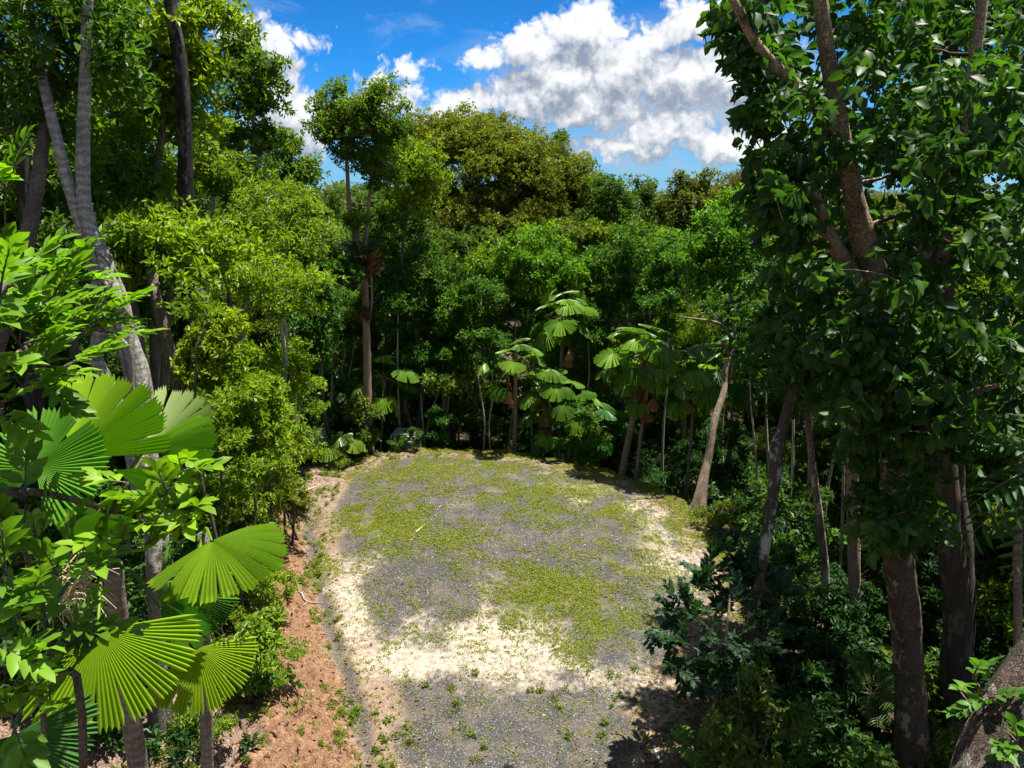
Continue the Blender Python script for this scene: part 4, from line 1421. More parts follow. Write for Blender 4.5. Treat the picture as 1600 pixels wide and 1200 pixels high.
spray_bush('broad leaved shrub reaching across the fan palm on a bare curved branch', bb2, spots, rl, .15, (.125, .235, .007),
           [([bb2 - [0, 0, .3], P(-140, 980, 4.4), P(-60, 790, 4.4), P(40, 768, 4.5), (P(130, 785, 4.6)), P(165, 800, 4.6)], .045, .014), ([P(165, 800, 4.6), P(215, 800, 4.7), P(260, 770, 4.7)], .014, .007)], dirs=np.array([.25, -.15, .3]), L=.25, n=8, wr=.5)
spots = []
for (px, py, dep) in ((20, 840, 4.4), (60, 850, 4.5), (30, 880, 4.3), (90, 900, 4.5), (50, 930, 4.3), (20, 960, 4.2), (100, 880, 4.6), (120, 1000, 4.6), (70, 990, 4.5), (40, 1030, 4.3), (110, 1050, 4.6), (60, 1070, 4.4), (20, 1080, 4.2), (20, 1130, 4.2), (80, 1110, 4.6),
                      (100, 1010, 4.7), (40, 780, 4.4), (10, 900, 4.0), (-20, 1000, 4.0), (-10, 830, 4.2)):
    spots.append(P(px, py, dep))
bb3 = foot(120, 5.2)
spray_bush('broad leaved shrub in the lower left corner below the nearest palm', bb3, spots, rl, .15, (.085, .185, .010),
           [([bb3 - [0, 0, .3], P(130, 1150, 5.0), P(90, 1040, 4.8), P(50, 900, 4.6), P(20, 800, 4.6)], .035, .012), ([bb3 - [.2, 0, .2], P(70, 1150, 4.8), P(30, 1000, 4.4)], .028, .01)], dirs=np.array([.35, -.25, .35]), L=.32, n=9, wr=.45)

# ------------------------------------------------------------------ the big dark tree on the right
rr_ = np.random.default_rng(500)


def in_poly(n, poly, d0, d1, rng):
    poly = np.array(poly, float)
    lo, hi = poly.min(0), poly.max(0)
    out = []
    while len(out) < n:
        p = rng.uniform(lo, hi)
        ins = False
        for i in range(len(poly)):
            a, b = poly[i], poly[(i + 1) % len(poly)]
            if (a[1] > p[1]) != (b[1] > p[1]) and p[0] < (b[0] - a[0]) * (p[1] - a[1]) / (b[1] - a[1]) + a[0]:
                ins = not ins
        if ins:
            out.append(P(p[0], p[1], rng.uniform(d0, d1)))
    return np.array(out)


rb = foot(1432, 11.2)
R1 = [rb - [0, 0, .3], PY(1418, 1000, 10.9), PY(1402, 840, 10.4), PY(1396, 680, 9.9), PY(1390, 520, 9.4), PY(1352, 385, 8.9), PY(1336, 320, 8.8), PY(1318, 230, 8.7), PY(1295, 100, 8.6), PY(1272, -80, 8.5)]
big = thing('broadleaf_tree', 'huge dark tree with hanging oval leaves and mottled trunk on the right', 'tree', rb)
mb = MB()
qq = smooth_path(R1, 180)
qr = np.interp(np.linspace(0, 1, 180), [0, .08, .4, .7, 1], [.36, .25, .18, .11, .07])
tube(mb, qq[:86], qr[:86], 32, .5, .03, rr_, flute=.45, disp=.2)
mbl = MB()
tube(mbl, qq[83:], qr[83:] * .995, 28, .5, .03, rr_, disp=.2)
q = smooth_path(R1, 60)
q2 = smooth_path([PY(1352, 470, 9.2), PY(1330, 425, 9.0), PY(1300, 375, 8.8), PY(1270, 300, 8.6)], 16)
tube(mbl, q2, np.linspace(.13, .07, 16), 10, .5, .08, rr_)
q3 = smooth_path([PY(1318, 230, 8.7), PY(1270, 160, 8.5), PY(1190, 80, 8.2), PY(1140, -10, 8.0)], 20)
tube(mbl, q3, np.linspace(.09, .04, 20), 8, .5, .08, rr_)
q4 = smooth_path([PY(1390, 520, 9.4), PY(1450, 380, 9.2), PY(1500, 220, 9.2), PY(1530, 40, 9.2), PY(1540, -80, 9.2)], 20)
tube(mbl, q4, np.linspace(.10, .05, 20), 8, .5, .08, rr_)
q5 = smooth_path([PY(1396, 690, 9.8), PY(1450, 640, 9.0), PY(1500, 620, 8.4), PY(1560, 600, 8.0)], 16)
tube(mbl, q5, np.linspace(.10, .03, 16), 8, .5, .08, rr_)
nodes = list(q[28:]) + list(q2) + list(q3) + list(q4) + list(q5)
nrr = [.08] * len(nodes)
polyA = [(1150, 30), (1180, 90), (1195, 180), (1205, 220), (1215, 280), (1195, 320), (1235, 340), (1250, 420), (1270, 520), (1340, 600), (1400, 640), (1440, 700), (1560, 680), (1660, 600), (1660, -60), (1120, -60)]
cA = in_poly(300, polyA, 7.2, 10.8, rr_)
cB = in_poly(46, [(1320, 590), (1470, 560), (1530, 690), (1480, 740), (1400, 690), (1330, 660)], 7.6, 9.4, rr_)
cC = in_poly(34, [(1320, 690), (1430, 680), (1460, 820), (1420, 880), (1350, 850)], 8.6, 10.2, rr_)
cF = in_poly(60, [(1180, 420), (1290, 400), (1420, 470), (1480, 660), (1400, 700), (1300, 640), (1210, 560)], 8.0, 10.0, rr_)
cD = in_poly(26, [(1120, 10), (1190, 40), (1205, 210), (1185, 240), (1160, 60)], 7.6, 8.6, rr_)
cE = in_poly(26, [(1200, 240), (1260, 220), (1250, 380), (1190, 330)], 7.8, 9.2, rr_)
cA = np.concatenate([cA, cB, cC, cD, cE, cF])
tpx, tpy, tdp = proj(np.concatenate([q[8:], q2]))
cpx, cpy, cdp = proj(cA)
near = np.array([b < 440 and ((np.hypot(tpx - a, tpy - b) < 30) & (tdp > c - .25)).any() for a, b, c in zip(cpx, cpy, cdp)])
cA = cA[~near]
grow(mb, rr_, nodes, nrr, cA, rmin=.006)
mb.obj('trunk', bark_mat('blotched_bark', 7, lichen=.85, moss=.5, contrast=1.1, bump=1.0, lcol=(.44, .33, .21, 1)), big, rb, (.115, .082, .055))
mbl.obj('limb', bark_mat('sunlit_tan_limb_bark', 7, lichen=.4, moss=.45, contrast=1.0, bump=.8, lcol=(.42, .33, .22, 1)), big, rb, (.33, .235, .14))  # tan bark, paled to stand in for sun on the upper limbs
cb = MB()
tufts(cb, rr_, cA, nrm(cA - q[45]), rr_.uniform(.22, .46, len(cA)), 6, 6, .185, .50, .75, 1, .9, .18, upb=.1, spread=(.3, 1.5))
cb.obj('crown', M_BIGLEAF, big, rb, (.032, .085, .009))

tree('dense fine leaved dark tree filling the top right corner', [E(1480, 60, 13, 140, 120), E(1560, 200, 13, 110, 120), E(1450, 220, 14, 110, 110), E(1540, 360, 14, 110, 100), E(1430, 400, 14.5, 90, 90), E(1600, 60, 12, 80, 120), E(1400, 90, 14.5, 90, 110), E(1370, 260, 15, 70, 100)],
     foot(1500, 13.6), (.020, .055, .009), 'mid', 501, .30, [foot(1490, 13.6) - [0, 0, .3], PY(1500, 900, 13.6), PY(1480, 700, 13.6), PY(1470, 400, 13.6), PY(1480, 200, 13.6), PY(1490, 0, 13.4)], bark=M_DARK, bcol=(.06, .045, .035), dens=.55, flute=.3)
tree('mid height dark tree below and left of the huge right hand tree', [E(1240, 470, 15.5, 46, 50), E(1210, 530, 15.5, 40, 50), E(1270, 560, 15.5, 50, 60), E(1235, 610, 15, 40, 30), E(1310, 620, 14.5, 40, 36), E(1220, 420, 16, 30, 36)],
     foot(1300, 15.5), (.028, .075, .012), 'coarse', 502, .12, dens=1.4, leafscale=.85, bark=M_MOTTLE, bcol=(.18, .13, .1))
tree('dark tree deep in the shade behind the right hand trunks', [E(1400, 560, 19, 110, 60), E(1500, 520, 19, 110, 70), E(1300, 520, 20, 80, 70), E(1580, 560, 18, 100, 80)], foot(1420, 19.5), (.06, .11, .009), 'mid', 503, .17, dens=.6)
tree('yellowish tree catching sun behind the right edge', [E(1580, 470, 22, 70, 50), E(1520, 560, 22, 70, 50), E(1600, 640, 21, 60, 60)], foot(1560, 22), (.14, .16, .014), 'yel', 504, .15)

# leaning mottled trunk right of the clearing
lp = foot(1150, 11.6)
lean, lq = pole('leaning blotchy trunk with a swollen knot right of the clearing', [lp - [0, 0, .3], PY(1158, 1090, 11.6), PY(1172, 1000, 11.8), PY(1186, 900, 12.0), PY(1196, 850, 12.1), PY(1205, 790, 12.2), PY(1212, 735, 12.3), PY(1213, 700, 12.4), PY(1225, 660, 12.5), PY(1242, 600, 12.6), PY(1262, 520, 12.9)], .115, .085, M_MOTTLE, (.085, .065, .05), name='leaning_tree', cat='tree', seed=20, knots=1, seg=16)
cen, out = crown_clumps(rr_, [E(1245, 545, 12.8, 60, 52), E(1215, 480, 13, 44, 56), E(1290, 600, 12.7, 54, 36), E(1200, 560, 13, 36, 40)], .4, 1.0, low=-.9)
mb = MB()
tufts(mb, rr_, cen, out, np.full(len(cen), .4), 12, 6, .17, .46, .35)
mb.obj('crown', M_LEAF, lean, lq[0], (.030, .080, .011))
pole('dark mossy trunk behind the huge dark tree', [foot(1505, 12.6) - [0, 0, .3], PY(1496, 960, 12.6), PY(1485, 850, 12.5), PY(1478, 760, 12.5), PY(1470, 600, 12.5)], .26, .18, M_DARK, (.06, .045, .032), seed=21, flute=.4)
pole('tan trunk in the gap left of the huge dark tree', [foot(1340, 15) - [0, 0, .3], PY(1332, 690, 15), PY(1334, 600, 15), PY(1342, 500, 15)], .14, .11, M_BARK, (.30, .21, .15), seed=22)
pole('thin pale trunk at the far right edge', [foot(1600, 10) - [0, 0, .3], PY(1590, 920, 10), PY(1592, 800, 10), PY(1600, 700, 10)], .07, .05, M_BARK, (.2, .16, .13), seed=23)
# massive leaning trunk nearest the viewer, lower right
n0 = P(1520, 1420, 4.3)
g0 = np.array([n0[0] + .2, n0[1] - .1, ground_z(n0[0] + .2, n0[1] - .1)])
mass, mq = pole('massive rough barked leaning trunk in the lower right corner', [g0 - [0, 0, .3], (g0 + n0) / 2 + [-.05, 0, 0], n0, P(1565, 1180, 4.4), P(1650, 1040, 4.55), P(1750, 880, 4.8), P(1930, 640, 5.2), P(2080, 300, 6.2), P(2150, -60, 7.4), P(2180, -300, 8.4)], .275, .14, M_ROUGH, (.085, .058, .045), name='leaning_tree', cat='tree', seed=24, seg=72, n=300, rough=.0, disp=.13)
mc = [(mq[-1] + np.array(o), np.array([1.5, 1.5, 1.0])) for o in ((0, 0, .4), (1.2, .8, .2), (1.4, -.9, -.4), (.4, 1.2, -.8))]
cen, out = crown_clumps(rr_, mc, .42, 1.0)
mb = MB()
grow(mb, rr_, list(mq[-60::6]), [.13] * 10, cen)
mb.obj('limb', M_ROUGH, mass, mq[0], (.085, .058, .045))
mb = MB()
tufts(mb, rr_, cen, out, np.full(len(cen), .45), 12, 6, .17, .44, .25)
mb.obj('crown', M_LEAF, mass, mq[0], (.05, .11, .010))

# ------------------------------------------------------------------ epiphytes, ferns, undergrowth
def pinnate(mb, sb, rng, p, d, L, nl=18, leaf=.16, wr=.16, arch=.5, tint0=.5, wmax=.5, lod=0):
    d = nrm(d)
    s = nrm(np.cross(d, [0, 0, 1.0]))
    u = np.linspace(0, 1, 12)[:, None]
    path = p + d * L * u + np.array([0, 0, -arch]) * L * u ** 2
    tube(sb, path, np.linspace(.012, .004, 12) * (L / 1.2), 4, .5, cap=False)
    t = np.repeat(np.linspace(.15, 1, nl), 2)
    b = np.stack([np.interp(t, u[:, 0], path[:, k]) for k in range(3)], -1)
    tg = nrm(np.gradient(path, axis=0))
    td = np.stack([np.interp(t, u[:, 0], tg[:, k]) for k in range(3)], -1)
    sd_ = np.tile([1, -1], nl)[:, None]
    l = leaf * np.sin(np.clip(t * .9 + .1, 0, 1) * pi) ** .6 * rng.uniform(.85, 1.1, len(t)) + .02
    dd = td * .55 + s * sd_ + np.array([0, 0, -.12])
    nn = np.cross(s, td) + rng.normal(0, .12, (len(t), 3))
    put_leaves(mb, b, dd, nn, l, l * wr, np.clip(tint0 + rng.uniform(-.15, .2, len(t)), 0, .9), lod, .2)


def fern(label, p, L, n, color, seed, name='fern', cat='fern', up=(.3, 1.2), group=None, leaf=.15, wr=.18, nl=18, arch=.55, stem=0):
    rng = np.random.default_rng(seed)
    root = thing(name, label, cat, p, group)
    lb, sb = MB(), MB()
    top = np.asarray(p, float) + [0, 0, stem]
    tube(sb, [np.asarray(p) - [0, 0, .15], top + [0, 0, .03]], .03 if stem < .2 else .05, 6, .4)
    for k in range(n):
        a = k * 2.39996 + rng.normal(0, .2)
        e = rng.uniform(*up)
        d = np.array([cos(a) * cos(e), sin(a) * cos(e), sin(e)])
        pinnate(lb, sb, rng, top, d, L * rng.uniform(.75, 1.15), nl, leaf, wr, arch, rng.uniform(.3, .7))
    sb.obj('stem', M_BARK, root, p, (.12, .11, .05))
    lb.obj('foliage', M_LEAF, root, p, color)
    return root


def basket_fern(label, p, r, seed):
    rng = np.random.default_rng(seed)
    root = thing('basket_fern', label, 'fern', p)
    nb, lb, sb = MB(), MB(), MB()
    for k in range(150):
        a = rng.uniform(0, 6.28)
        e = rng.uniform(.15, 1.2)
        d = np.array([cos(a) * cos(e), sin(a) * cos(e), sin(e)])
        b = p + np.array([cos(a) * .12, sin(a) * .12, rng.uniform(-.75, -.1) * r])
        put_leaves(nb, b[None], d[None], nrm(np.cross(d, rng.normal(size=3)))[None], np.array([r * rng.uniform(.5, 1.0)]), np.array([r * .11]), np.array([rng.uniform(0, 1)]), 1, .25)
    for k in range(16):
        a = k * 2.4
        e = rng.uniform(.5, 1.2)
        pinnate(lb, sb, rng, p + np.array([0, 0, .1]), np.array([cos(a) * cos(e), sin(a) * cos(e), sin(e)]), r * 1.5, 14, r * .4, .2, .4)
    nb.obj('nest', M_DEAD, root, p, (.16, .075, .035))
    lb.obj('foliage', M_LEAF, root, p, (.035, .07, .012))
    return root


basket_fern('brown nest of a basket fern high on the tall tan trunk', PY(566, 408, 27.0), .95, 600)
basket_fern('small brown fern nest halfway up the tall tan trunk', PY(568, 492, 26.9), .30, 601)


def shrub_proto(name, rng, h, r, nst, spec, leaf, k=12, n=26, lod=0, droop=.2, wr=.42, cat='shrub'):
    root = thing(name, 'x', cat, (0, 0, 0))
    sb, lb = MB(), MB()
    nodes, nr = [], []
    for i in range(nst):
        a = rng.uniform(0, 6.28)
        top = np.array([cos(a) * r * .45, sin(a) * r * .45, h * rng.uniform(.7, 1)])
        q = smooth_path([[rng.normal(0, .05), rng.normal(0, .05), -.15], top * [.3, .3, .5], top], 10)
        tube(sb, q, np.linspace(.022, .008, 10), 5, .5)
        nodes += list(q[3:])
        nr += [.012] * 7
    d = nrm(rng.normal(size=(n, 3)))
    cen = np.array([0, 0, h * .62]) + d * (rng.uniform(.25, 1, n) ** .5)[:, None] * np.array([r, r, h * .42])
    grow(sb, rng, nodes, nr, cen, rmin=.004, seg=4)
    tufts(lb, rng, cen, d, np.full(n, r * .30), k, 6, leaf, wr, droop, lod)
    sb.obj('stem', M_BARK, root, (0, 0, 0), (.16, .13, .1))
    lb.obj('foliage', M_LEAF, root, (0, 0, 0), DARKG)
    return root


rp = np.random.default_rng(700)
SH = [shrub_proto('understory_shrub', rp, 1.3, .75, 4, None, .13, 12, 26), shrub_proto('understory_shrub', rp, 1.9, .7, 3, None, .17, 9, 24, droop=.3), shrub_proto('understory_shrub', rp, .9, .8, 5, None, .11, 12, 26),
      shrub_proto('understory_shrub', rp, 2.6, .8, 3, None, .15, 10, 30), shrub_proto('understory_shrub', rp, 1.2, .6, 3, None, .22, 7, 18, lod=1, droop=.35)]


def scatter(protos, n, px0, px1, y0, y1, label, group, cols, rng, s0=.7, s1=1.3, dmin=1.2, ymap=None, mind=.55):
    out = []
    tries = 0
    while len(out) < n and tries < n * 60:
        tries += 1
        px, y = rng.uniform(px0, px1), rng.uniform(y0, y1)
        p = foot(px, y)
        if float(pad_sdf(np.array([p[0]]), np.array([p[1]]))[0]) < dmin:
            continue
        if 440 < px < 520 and 15 < y < 27 or any(np.hypot(p[0] - o[0], p[1] - o[1]) < mind for o in out):
            continue
        c = np.array(cols[rng.integers(len(cols))]) * rng.uniform(.8, 1.25)
        dup(protos[rng.integers(len(protos))], p, rng.uniform(0, 6.28), rng.uniform(s0, s1), label, group, tuple(c))
        out.append(p)
    return out


SHADE = [(.034, .095, .016), (.045, .115, .015), (.06, .13, .012), (.028, .080, .016)]  # leaf greens with the shade under the canopy mixed into the colour
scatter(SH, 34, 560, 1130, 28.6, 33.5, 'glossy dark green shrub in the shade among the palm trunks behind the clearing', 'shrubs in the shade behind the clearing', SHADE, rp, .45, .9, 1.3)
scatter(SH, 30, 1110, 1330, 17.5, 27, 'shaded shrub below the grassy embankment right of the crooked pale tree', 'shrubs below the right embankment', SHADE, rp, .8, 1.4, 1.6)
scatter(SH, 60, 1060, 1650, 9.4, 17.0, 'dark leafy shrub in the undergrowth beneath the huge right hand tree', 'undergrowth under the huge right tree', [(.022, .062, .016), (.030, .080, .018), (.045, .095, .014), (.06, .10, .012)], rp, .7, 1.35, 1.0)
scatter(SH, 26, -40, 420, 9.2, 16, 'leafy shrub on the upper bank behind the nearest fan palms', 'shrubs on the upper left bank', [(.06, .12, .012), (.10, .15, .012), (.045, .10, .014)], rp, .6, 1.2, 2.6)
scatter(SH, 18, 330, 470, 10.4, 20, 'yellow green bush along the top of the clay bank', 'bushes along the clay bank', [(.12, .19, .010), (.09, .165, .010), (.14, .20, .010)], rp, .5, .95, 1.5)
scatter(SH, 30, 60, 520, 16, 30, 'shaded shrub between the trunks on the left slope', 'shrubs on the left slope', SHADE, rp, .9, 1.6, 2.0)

# named plants one can point at
dup(SH[3], foot(910, 26.6), .4, 1.15, 'tall pale green shrub with whorled leaves between two fan palm trunks', None, (.085, .165, .020))
dup(SH[1], foot(925, 25.9), 1.4, 1.0, 'pale green shrub low on the rim below the whorled shrub', None, (.085, .165, .020))
dup(SH[1], foot(692, 27.6), 2.0, .95, 'leafy shrub on the rim in the middle of the back edge', None, (.045, .12, .018))
dup(SH[0], foot(572, 26.8), 1.0, .8, 'light green creeper bush round the foot of the tall tan trunk', None, (.085, .145, .02))
dup(SH[1], foot(576, 26.8), 3.0, 1.2, 'upright pale bush clinging to the tall tan trunk', None, (.10, .155, .02))
dup(SH[2], foot(1120, 20.2), 1.0, .9, 'sunlit yellow green bush at the foot of the crooked pale tree', None, (.115, .15, .012))
dup(SH[0], foot(1180, 20.6), 3.0, .9, 'bright bush right of the crooked pale tree', None, (.06, .13, .016))
dup(SH[2], foot(532, 25.0), 3.0, .5, 'small bush on bare soil below the white caged tank', None, (.10, .15, .012))
dup(SH[2], foot(458, 21.0), 3.6, .8, 'yellow bush under the flat topped sapling', None, (.15, .17, .012))

# the dark shrub leaning over the right edge of the pad
rk = np.random.default_rng(720)
spots = [P(a, b, c) for a, b, c in ((1110, 880, 13.2), (1140, 870, 13.3), (1160, 900, 13.4), (1090, 920, 13.0), (1120, 930, 13.2), (1150, 940, 13.0), (1060, 960, 12.8), (1085, 970, 12.8), (1110, 985, 12.8), (1045, 985, 12.6), (1130, 1000, 12.7), (1070, 1010, 12.5),
                                    (1100, 1030, 12.5), (1125, 1050, 12.5), (1150, 1000, 12.8), (1165, 960, 13.2), (1180, 880, 13.5), (1140, 1080, 12.3), (1190, 920, 13.4), (1060, 1040, 12.3), (1090, 1070, 12.2), (1200, 980, 13.2), (1220, 930, 13.4), (1130, 900, 13.6), (1075, 945, 12.9), (1100, 905, 13.2), (1125, 965, 13), (1170, 1010, 12.9), (1150, 1040, 12.6), (1120, 1020, 12.6), (1080, 1030, 12.4), (1175, 930, 13.3), (1195, 900, 13.5), (1055, 1000, 12.6), (1110, 1060, 12.3), (1145, 905, 13.4))]
db = foot(1128, 12.2)
spray_bush('dark glossy shrub leaning over the right edge of the gravel', db, spots, rk, .17, (.018, .050, .018),
           [([db - [0, 0, .2], P(1130, 1040, 12.6), P(1140, 940, 13.0), P(1140, 880, 13.3)], .04, .012), ([db - [.1, 0, .2], P(1090, 1040, 12.5), P(1070, 980, 12.8)], .03, .01)], n=14, L=.48, wr=.50, per=4)
fern('bright pinnate fern in the lower right beside the pad', foot(1085, 10.6), 1.0, 9, (.070, .165, .016), 730, leaf=.22, wr=.36, nl=9, stem=.5)
fern('small palm like fern with narrow leaflets at the lower edge', foot(1075, 10.0), .85, 9, (.075, .15, .012), 731, leaf=.24, wr=.09, nl=22, arch=.35)
fern('yellow green fern tuft at the bottom edge of the gravel', foot(990, 9.9), .55, 9, (.095, .145, .012), 732, leaf=.11, wr=.25, nl=14)
fern('dark feathery fern near the bottom right with long fronds', foot(1250, 9.8), 1.3, 11, (.030, .100, .022), 733, leaf=.26, wr=.12, nl=24, stem=.3)
fern('feathery fern right of the long fronded one', foot(1330, 10.6), 1.2, 10, (.026, .085, .02), 734, leaf=.24, wr=.13, nl=22, stem=.3)
fern('shaded fern below the crooked pale tree', foot(1160, 19.0), 1.0, 9, (.03, .11, .025), 735, leaf=.2, wr=.14, nl=20, stem=.3)
fern('pale feathery palm frond plant in the shade right of the embankment', foot(1190, 21.5), 1.6, 10, (.05, .12, .035), 736, leaf=.34, wr=.10, nl=22, stem=.8)
fern('fern with sunlit fronds on the embankment foot', foot(1105, 22.4), .9, 9, (.04, .13, .02), 737, leaf=.2, wr=.15, nl=18, stem=.2)
fern('tall feather palm in the undergrowth between the leaning trunk and the huge tree', foot(1345, 12.6), 1.5, 10, (.06, .12, .014), 738, leaf=.36, wr=.10, nl=20, stem=1.6, name='feather_palm', cat='palm')
# drooping feather palm fronds hanging in from the right edge
fe = thing('feather_palm', 'dark feather palm reaching in from the right edge with broad drooping leaflets', 'palm', foot(1760, 7.4))
lb, sb = MB(), MB()
fb0 = foot(1760, 7.4)
fc = PY(1660, 720, 7.2)
tube(sb, smooth_path([fb0 - [0, 0, .2], (fb0 + fc) / 2 + [.1, 0, 0], fc], 20), np.linspace(.09, .07, 20), 9, .5, .05, rp)
for (ax, ay, k, L) in ((-.9, .1, -.15, 1.1), (-.8, .5, .1, 1.2), (-.6, .8, -.2, 1.1), (-.7, -.5, .2, 1.1), (.2, -.8, .3, 1.2), (.6, .2, .3, 1.2), (-.3, .7, -.6, 1.0)):
    pinnate(lb, sb, rp, fc, wv(ax, ay, k), L, 11, .42, .17, .35, .45, lod=1)
sb.obj('trunk', M_PALMT, fe, fb0, (.14, .12, .09))
lb.obj('foliage', M_LEAF, fe, fb0, (.035, .10, .018))
# young shoots low on the right, some with limp yellow leaves
for (px, y, c, lab, s) in ((1300, 10.6, (.16, .15, .012), 'seedling with limp yellow leaves in front of the huge tree', .8), (1170, 9.7, (.09, .13, .012), 'young sapling with drooping pale tip leaves by the bottom edge', .9), (1420, 11.6, (.05, .11, .014), 'bushy seedling at the root of the huge tree', .8), (1500, 8.6, (.04, .10, .014), 'leafy shoot in front of the massive rough trunk', .8)):
    dup(SH[4], foot(px, y), px, s, lab, None, c)
spots = [P(a, b, c) for a, b, c in ((1520, 1060, 4.6), (1545, 1090, 4.4), (1570, 1130, 4.3), (1530, 1110, 4.5), (1590, 1160, 4.2), (1600, 1100, 4.4), (1560, 1160, 4.2), (1500, 1080, 4.8))]
vb = np.array([spots[-1][0] + .25, spots[-1][1] + .3, ground_z(spots[-1][0] + .25, spots[-1][1] + .3)])
spray_bush('climber with round light green leaves beside the massive rough trunk', vb, spots, rk, .085, (.05, .13, .012), [([vb - [0, 0, .2], (vb + P(1540, 1150, 4.6)) / 2, P(1530, 1200, 4.6), P(1540, 1100, 4.5)], .02, .006)], n=7, L=.2, wr=.6, name='climber', cat='climbing plant')

# thin pale stems standing in the dark behind the clearing, each with its small high crown
for i, (px, y, top) in enumerate(((508, 29, 560), (522, 30, 560), (548, 31, 540), (628, 29, 560), (655, 30, 600), (668, 29, 620), (682, 31, 500), (752, 29.6, 560), (772, 28.6, 610), (790, 31, 560), (832, 31, 560), (912, 31, 580), (945, 32, 560), (1035, 29, 560),
                                  (1180, 24, 560), (1205, 26, 600), (1255, 20, 600), (1285, 22, 600), (1310, 18, 620), (1262, 24, 560), (715, 33, 560), (1130, 30, 560))):
    rng = np.random.default_rng(800 + i)
    y = y - .4 if px < 1100 else y
    b = foot(px, y)
    t = PY(px + rng.normal(0, 12), top - 60 - rng.uniform(0, 50), y)
    lean = 'behind the clearing' if px < 1100 else 'right of the crooked pale tree'
    tree('thin pale pole tree standing in the dark forest ' + lean, [(t, np.array([1.0, 1.0, .55])), (t + np.r_[rng.normal(0, .4, 2), -.9], np.array([.6, .6, .35]))], b, (.05, .12, .012), 'mid', 800 + i, rng.uniform(.042, .060), name='pole_tree', cat='tree',
         group='thin pole trees ' + lean, bcol=(.46, .40, .32), dens=1.0, leafscale=.8, rc=.35, seg=6)


# ------------------------------------------------------------------ forest mass around and behind
def forest_proto(seed, h, r, col, spec='mid'):
    rng = np.random.default_rng(seed)
    z = h - r
    ells = [(np.array([rng.normal(0, r * .4), rng.normal(0, r * .4), z + rng.normal(0, r * .25)]), np.array([r * .75, r * .75, r * .6]) * rng.uniform(.7, 1.1)) for _ in range(4)]
    ells.append((np.array([0, 0, z - r * .8]), np.array([r * .9, r * .9, r * .7])))
    for k in range(3):
        ells.append((np.array([rng.normal(0, r * .5), rng.normal(0, r * .5), max(1.6, z - r * (1.5 + .5 * k))]), np.array([r * .7, r * .7, r * .55])))
    return tree('x', ells, (0, 0, 0), col, spec, seed, .16, leafscale=1.25, rc=.6, dens=.62, name='forest_tree', bcol=(.2, .16, .13), low=-.7)


FT = [forest_proto(901, 12, 3.0, MIDG), forest_proto(902, 11, 2.8, DARKG), forest_proto(903, 13, 3.2, MIDG, 'fine'), forest_proto(904, 9, 2.6, DARKG)]
rf = np.random.default_rng(910)


def forest(n, x0, x1, y0, y1, label, group, cols, s0, s1, mind, cond=None):
    pts = []
    tries = 0
    while len(pts) < n and tries < 6000:
        tries += 1
        x, y = rf.uniform(x0, x1), rf.uniform(y0, y1)
        if any(np.hypot(x - a, y - b) < mind for a, b in pts) or (cond and not cond(x, y)):
            continue
        pts.append((x, y))
        c = np.array(cols[rf.integers(len(cols))]) * rf.uniform(.85, 1.2)
        dup(FT[rf.integers(4)], (x, y, ground_z(x, y) - .2), rf.uniform(0, 6.28), rf.uniform(s0, s1), label, group, tuple(c))


forest(42, -22, 27, 31.5, 44, 'shaded forest tree in the dense ranks behind the fan palms', 'forest trees behind the fan palms', [MIDG, DARKG, (.085, .14, .008)], .55, .80, 2.5, lambda x, y: abs(x) < y * .8)
forest(14, -34, -13, 22, 44, 'forest tree on the left hillside behind the sunlit crowns', 'forest trees on the left hillside', [MIDG, (.06, .1, .01), DARKG], .8, 1.1, 3.2)
forest(12, -26, -13, 8, 22, 'forest tree in the thick left slope behind the twin trunk', 'forest trees on the near left slope', [MIDG, DARKG], .75, 1.0, 3.0)
forest(20, 11.5, 30, 10, 36, 'dark forest tree behind the huge right hand tree', 'forest trees on the right', [DARKG, MIDG, (.08, .11, .012)], .85, 1.15, 3.4, lambda x, y: x / y > .52)
forest(24, -60, 60, 46, 78, 'far forest tree low behind the olive domed trees', 'far forest trees', [OLIVE2, MIDG, (.06, .09, .012)], .75, .95, 5.0)
for p_ in FT + SH[2:]:
    drop_proto(p_)
SH2 = SH[:2]


def far_forest():
    rng = np.random.default_rng(950)
    n = 5200
    x = rng.uniform(-520, 520, n)
    y = 78 + 720 * rng.uniform(0, 1, n) ** 2
    k = np.abs(x) < y * .95
    x, y = x[k], y[k]
    cen = np.stack([x, y, terrain(x, y) + rng.uniform(3, 9, len(x)) * (1 - .2 * (y / 300))], -1)
    cen[:, 2] = np.minimum(cen[:, 2], 9.0 + 3 * sstep(x, 20, 50))
    mb = MB()
    tufts(mb, rng, cen, np.tile([0, 0, 1.0], (len(cen), 1)), 3.6 + y / 90, 22, 6, 1.3, .5, .1)
    o = mb.obj('far_forest', M_LEAF, color=(.065, .085, .016))
    tag(o, 'far off forest canopy reaching to the horizon', 'forest', kind='stuff')


far_forest()


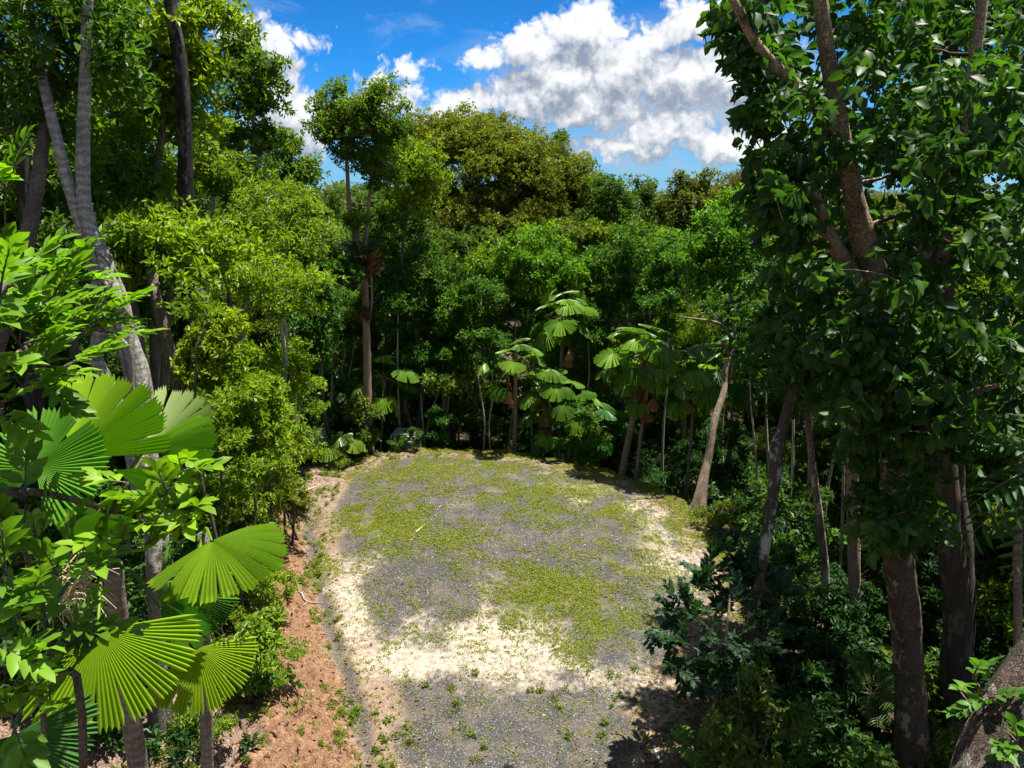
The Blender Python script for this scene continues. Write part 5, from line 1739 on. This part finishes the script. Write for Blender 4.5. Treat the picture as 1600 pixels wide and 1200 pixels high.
# ------------------------------------------------------------------ water tanks in cages
def box(mb, c, s, tint=.5, bev=.0):
    c, s = np.asarray(c, float), np.asarray(s, float) / 2
    if bev:
        b = bev
        pts = []
        for z in (-1, 1):
            for (ix, iy) in ((-1, -1), (1, -1), (1, 1), (-1, 1)):
                for (ax, ay) in (((b, 0), (0, b)) if ix * iy > 0 else ((0, b), (b, 0))):
                    pass
        prof = []
        for (ix, iy) in ((-1, -1), (1, -1), (1, 1), (-1, 1)):
            a0 = {(-1, -1): pi, (1, -1): 1.5 * pi, (1, 1): 0, (-1, 1): .5 * pi}[(ix, iy)]
            for k in range(5):
                a = a0 + k / 4 * pi / 2
                prof.append((ix * (s[0] - b) + b * cos(a), iy * (s[1] - b) + b * sin(a)))
        prof = np.array(prof)
        rings = []
        for z, sc_ in ((-s[2], .97), (-s[2] + b * .4, 1.0), (s[2] - b * .4, 1.0), (s[2], .97)):
            rings.append(np.c_[prof * sc_, np.full(len(prof), z)])
        v = np.concatenate(rings) + c
        m = len(prof)
        fs = []
        for r in range(3):
            j = np.arange(m)
            fs.append(np.stack([r * m + j, r * m + (j + 1) % m, (r + 1) * m + (j + 1) % m, (r + 1) * m + j], -1))
        mb.add(v, [np.concatenate(fs), (np.arange(m) + 3 * m)[None], np.arange(m)[::-1][None]], tint)
        return
    v = np.array([[x, y, z] for z in (-1, 1) for y in (-1, 1) for x in (-1, 1)], float) * s + c
    f = np.array([[0, 2, 3, 1], [4, 5, 7, 6], [0, 1, 5, 4], [2, 6, 7, 3], [0, 4, 6, 2], [1, 3, 7, 5]])
    mb.add(v, f, tint)


M_TANK = plain_mat('dusty_white_plastic', (.21, .22, .22), .5, vary=.2, scale=3)
M_CAGE = plain_mat('galvanised_tube', (.35, .36, .37), .45, .6, vary=.2)
M_PALLET = plain_mat('dark_pallet', (.06, .05, .045), .8)
M_CAPB = plain_mat('black_plastic', (.02, .02, .02), .5)


def tank(label, p, rz):
    root = thing('caged_tank', label, 'tank', p)
    root.rotation_euler = (0, 0, rz)
    a = MB()
    box(a, (0, 0, .64), (.98, .98, .96), bev=.09)
    o = a.obj('bottle', M_TANK, root)
    b = MB()
    tube(b, [(0, 0, 1.12), (0, 0, 1.17)], .11, 16)
    b.obj('cap', M_CAPB, o)
    c = MB()
    for z in (.2, .42, .64, .86, 1.08):
        q = [(-.52, -.52, z), (.52, -.52, z), (.52, .52, z), (-.52, .52, z)]
        for i in range(4):
            tube(c, [q[i], q[(i + 1) % 4]], .011, 6)
    for k in range(6):
        u = -.52 + 1.04 * k / 5
        for (x, y) in ((u, -.545), (u, .545), (-.545, u), (.545, u)):
            tube(c, [(x, y, .14), (x, y, 1.12)], .011, 6)
    c.obj('cage', M_CAGE, root)
    d = MB()
    box(d, (0, 0, .125), (1.08, 1.08, .03))
    for x in (-.46, 0, .46):
        box(d, (x, 0, .055), (.12, 1.06, .11))
    d.obj('pallet', M_PALLET, root)
    return root


tk = foot(486, 26.2)
tank('white water tank in a metal cage at the left back corner of the clearing', tk - [0, 0, .03], .12)
tk2 = foot(637, 27.75)
dup(SH2[0], foot(624, 26.9), .4, .55, 'small pale bush in front of the half hidden tank', None, (.06, .13, .012))
dup(SH2[1], foot(651, 26.8), 2.4, .5, 'small upright bush at the right corner of the half hidden tank', None, (.05, .12, .012))
tank('white caged water tank half hidden behind the rim near the tall tan trunk', tk2 - [0, 0, .02], -.1)

for p_ in SH2:
    drop_proto(p_)

# ------------------------------------------------------------------ fallen sticks
M_STICK = bark_mat('weathered_wood', 9, contrast=.5, bump=.3)


def stick(label, pix, r, col, lift=.0, forks=None, name='fallen_branch', cat='branch'):
    pts = [G(*p) for p in pix]
    pts = [p + np.array([0, 0, r * .8 + lift * sin(pi * i / max(1, len(pts) - 1))]) for i, p in enumerate(pts)]
    root = thing(name, label, cat, pts[0])
    mb = MB()
    rng = np.random.default_rng(int(pix[0][0]))
    q = smooth_path(pts, 18)
    tube(mb, q, np.linspace(r, r * .5, 18), 8, .5, .1, rng)
    for fk in (forks or []):
        f = [G(*p) + np.array([0, 0, r]) for p in fk]
        tube(mb, smooth_path(f, 10), np.linspace(r * .7, r * .25, 10), 6, .5, .1, rng)
    mb.obj('wood', M_STICK, root, pts[0], col)


stick('short pale stick lying on grass in the middle of the pad', [(650, 832), (657, 826), (664, 820)], .022, (.62, .50, .36))
stick('thin forked twig on gravel beyond the short pale stick', [(683, 797), (688, 791), (696, 790)], .010, (.5, .4, .3), forks=[[(688, 792), (690, 788)]])
stick('long pale bent branch on the dirt below the caged tank', [(460, 772), (475, 769), (490, 763), (499, 757)], .025, (.6, .48, .38), .02)
stick('grey forked driftwood root in the ditch at the foot of the clay bank', [(463, 913), (472, 930), (480, 943), (504, 944)], .035, (.25, .22, .19), .03, forks=[[(472, 930), (462, 922)], [(480, 943), (474, 948)]])
stick('broken dark stick at the back left corner near the tank', [(487, 779), (493, 773), (498, 769)], .03, (.2, .15, .12))
stick('bleached twig on the far right of the pad', [(748, 774), (756, 772), (764, 773)], .009, (.6, .5, .4))
stick('fallen grey log under the second fan palm', [(180, 958), (205, 955), (232, 958)], .05, (.36, .31, .27))
stick('white stub of a post at the bottom edge by the ferns', [(1028, 1188), (1026, 1180), (1022, 1172)], .04, (.5, .48, .45))
stick('brown rotten log half buried below the embankment', [(1105, 822), (1122, 830), (1136, 842)], .08, (.16, .10, .08))
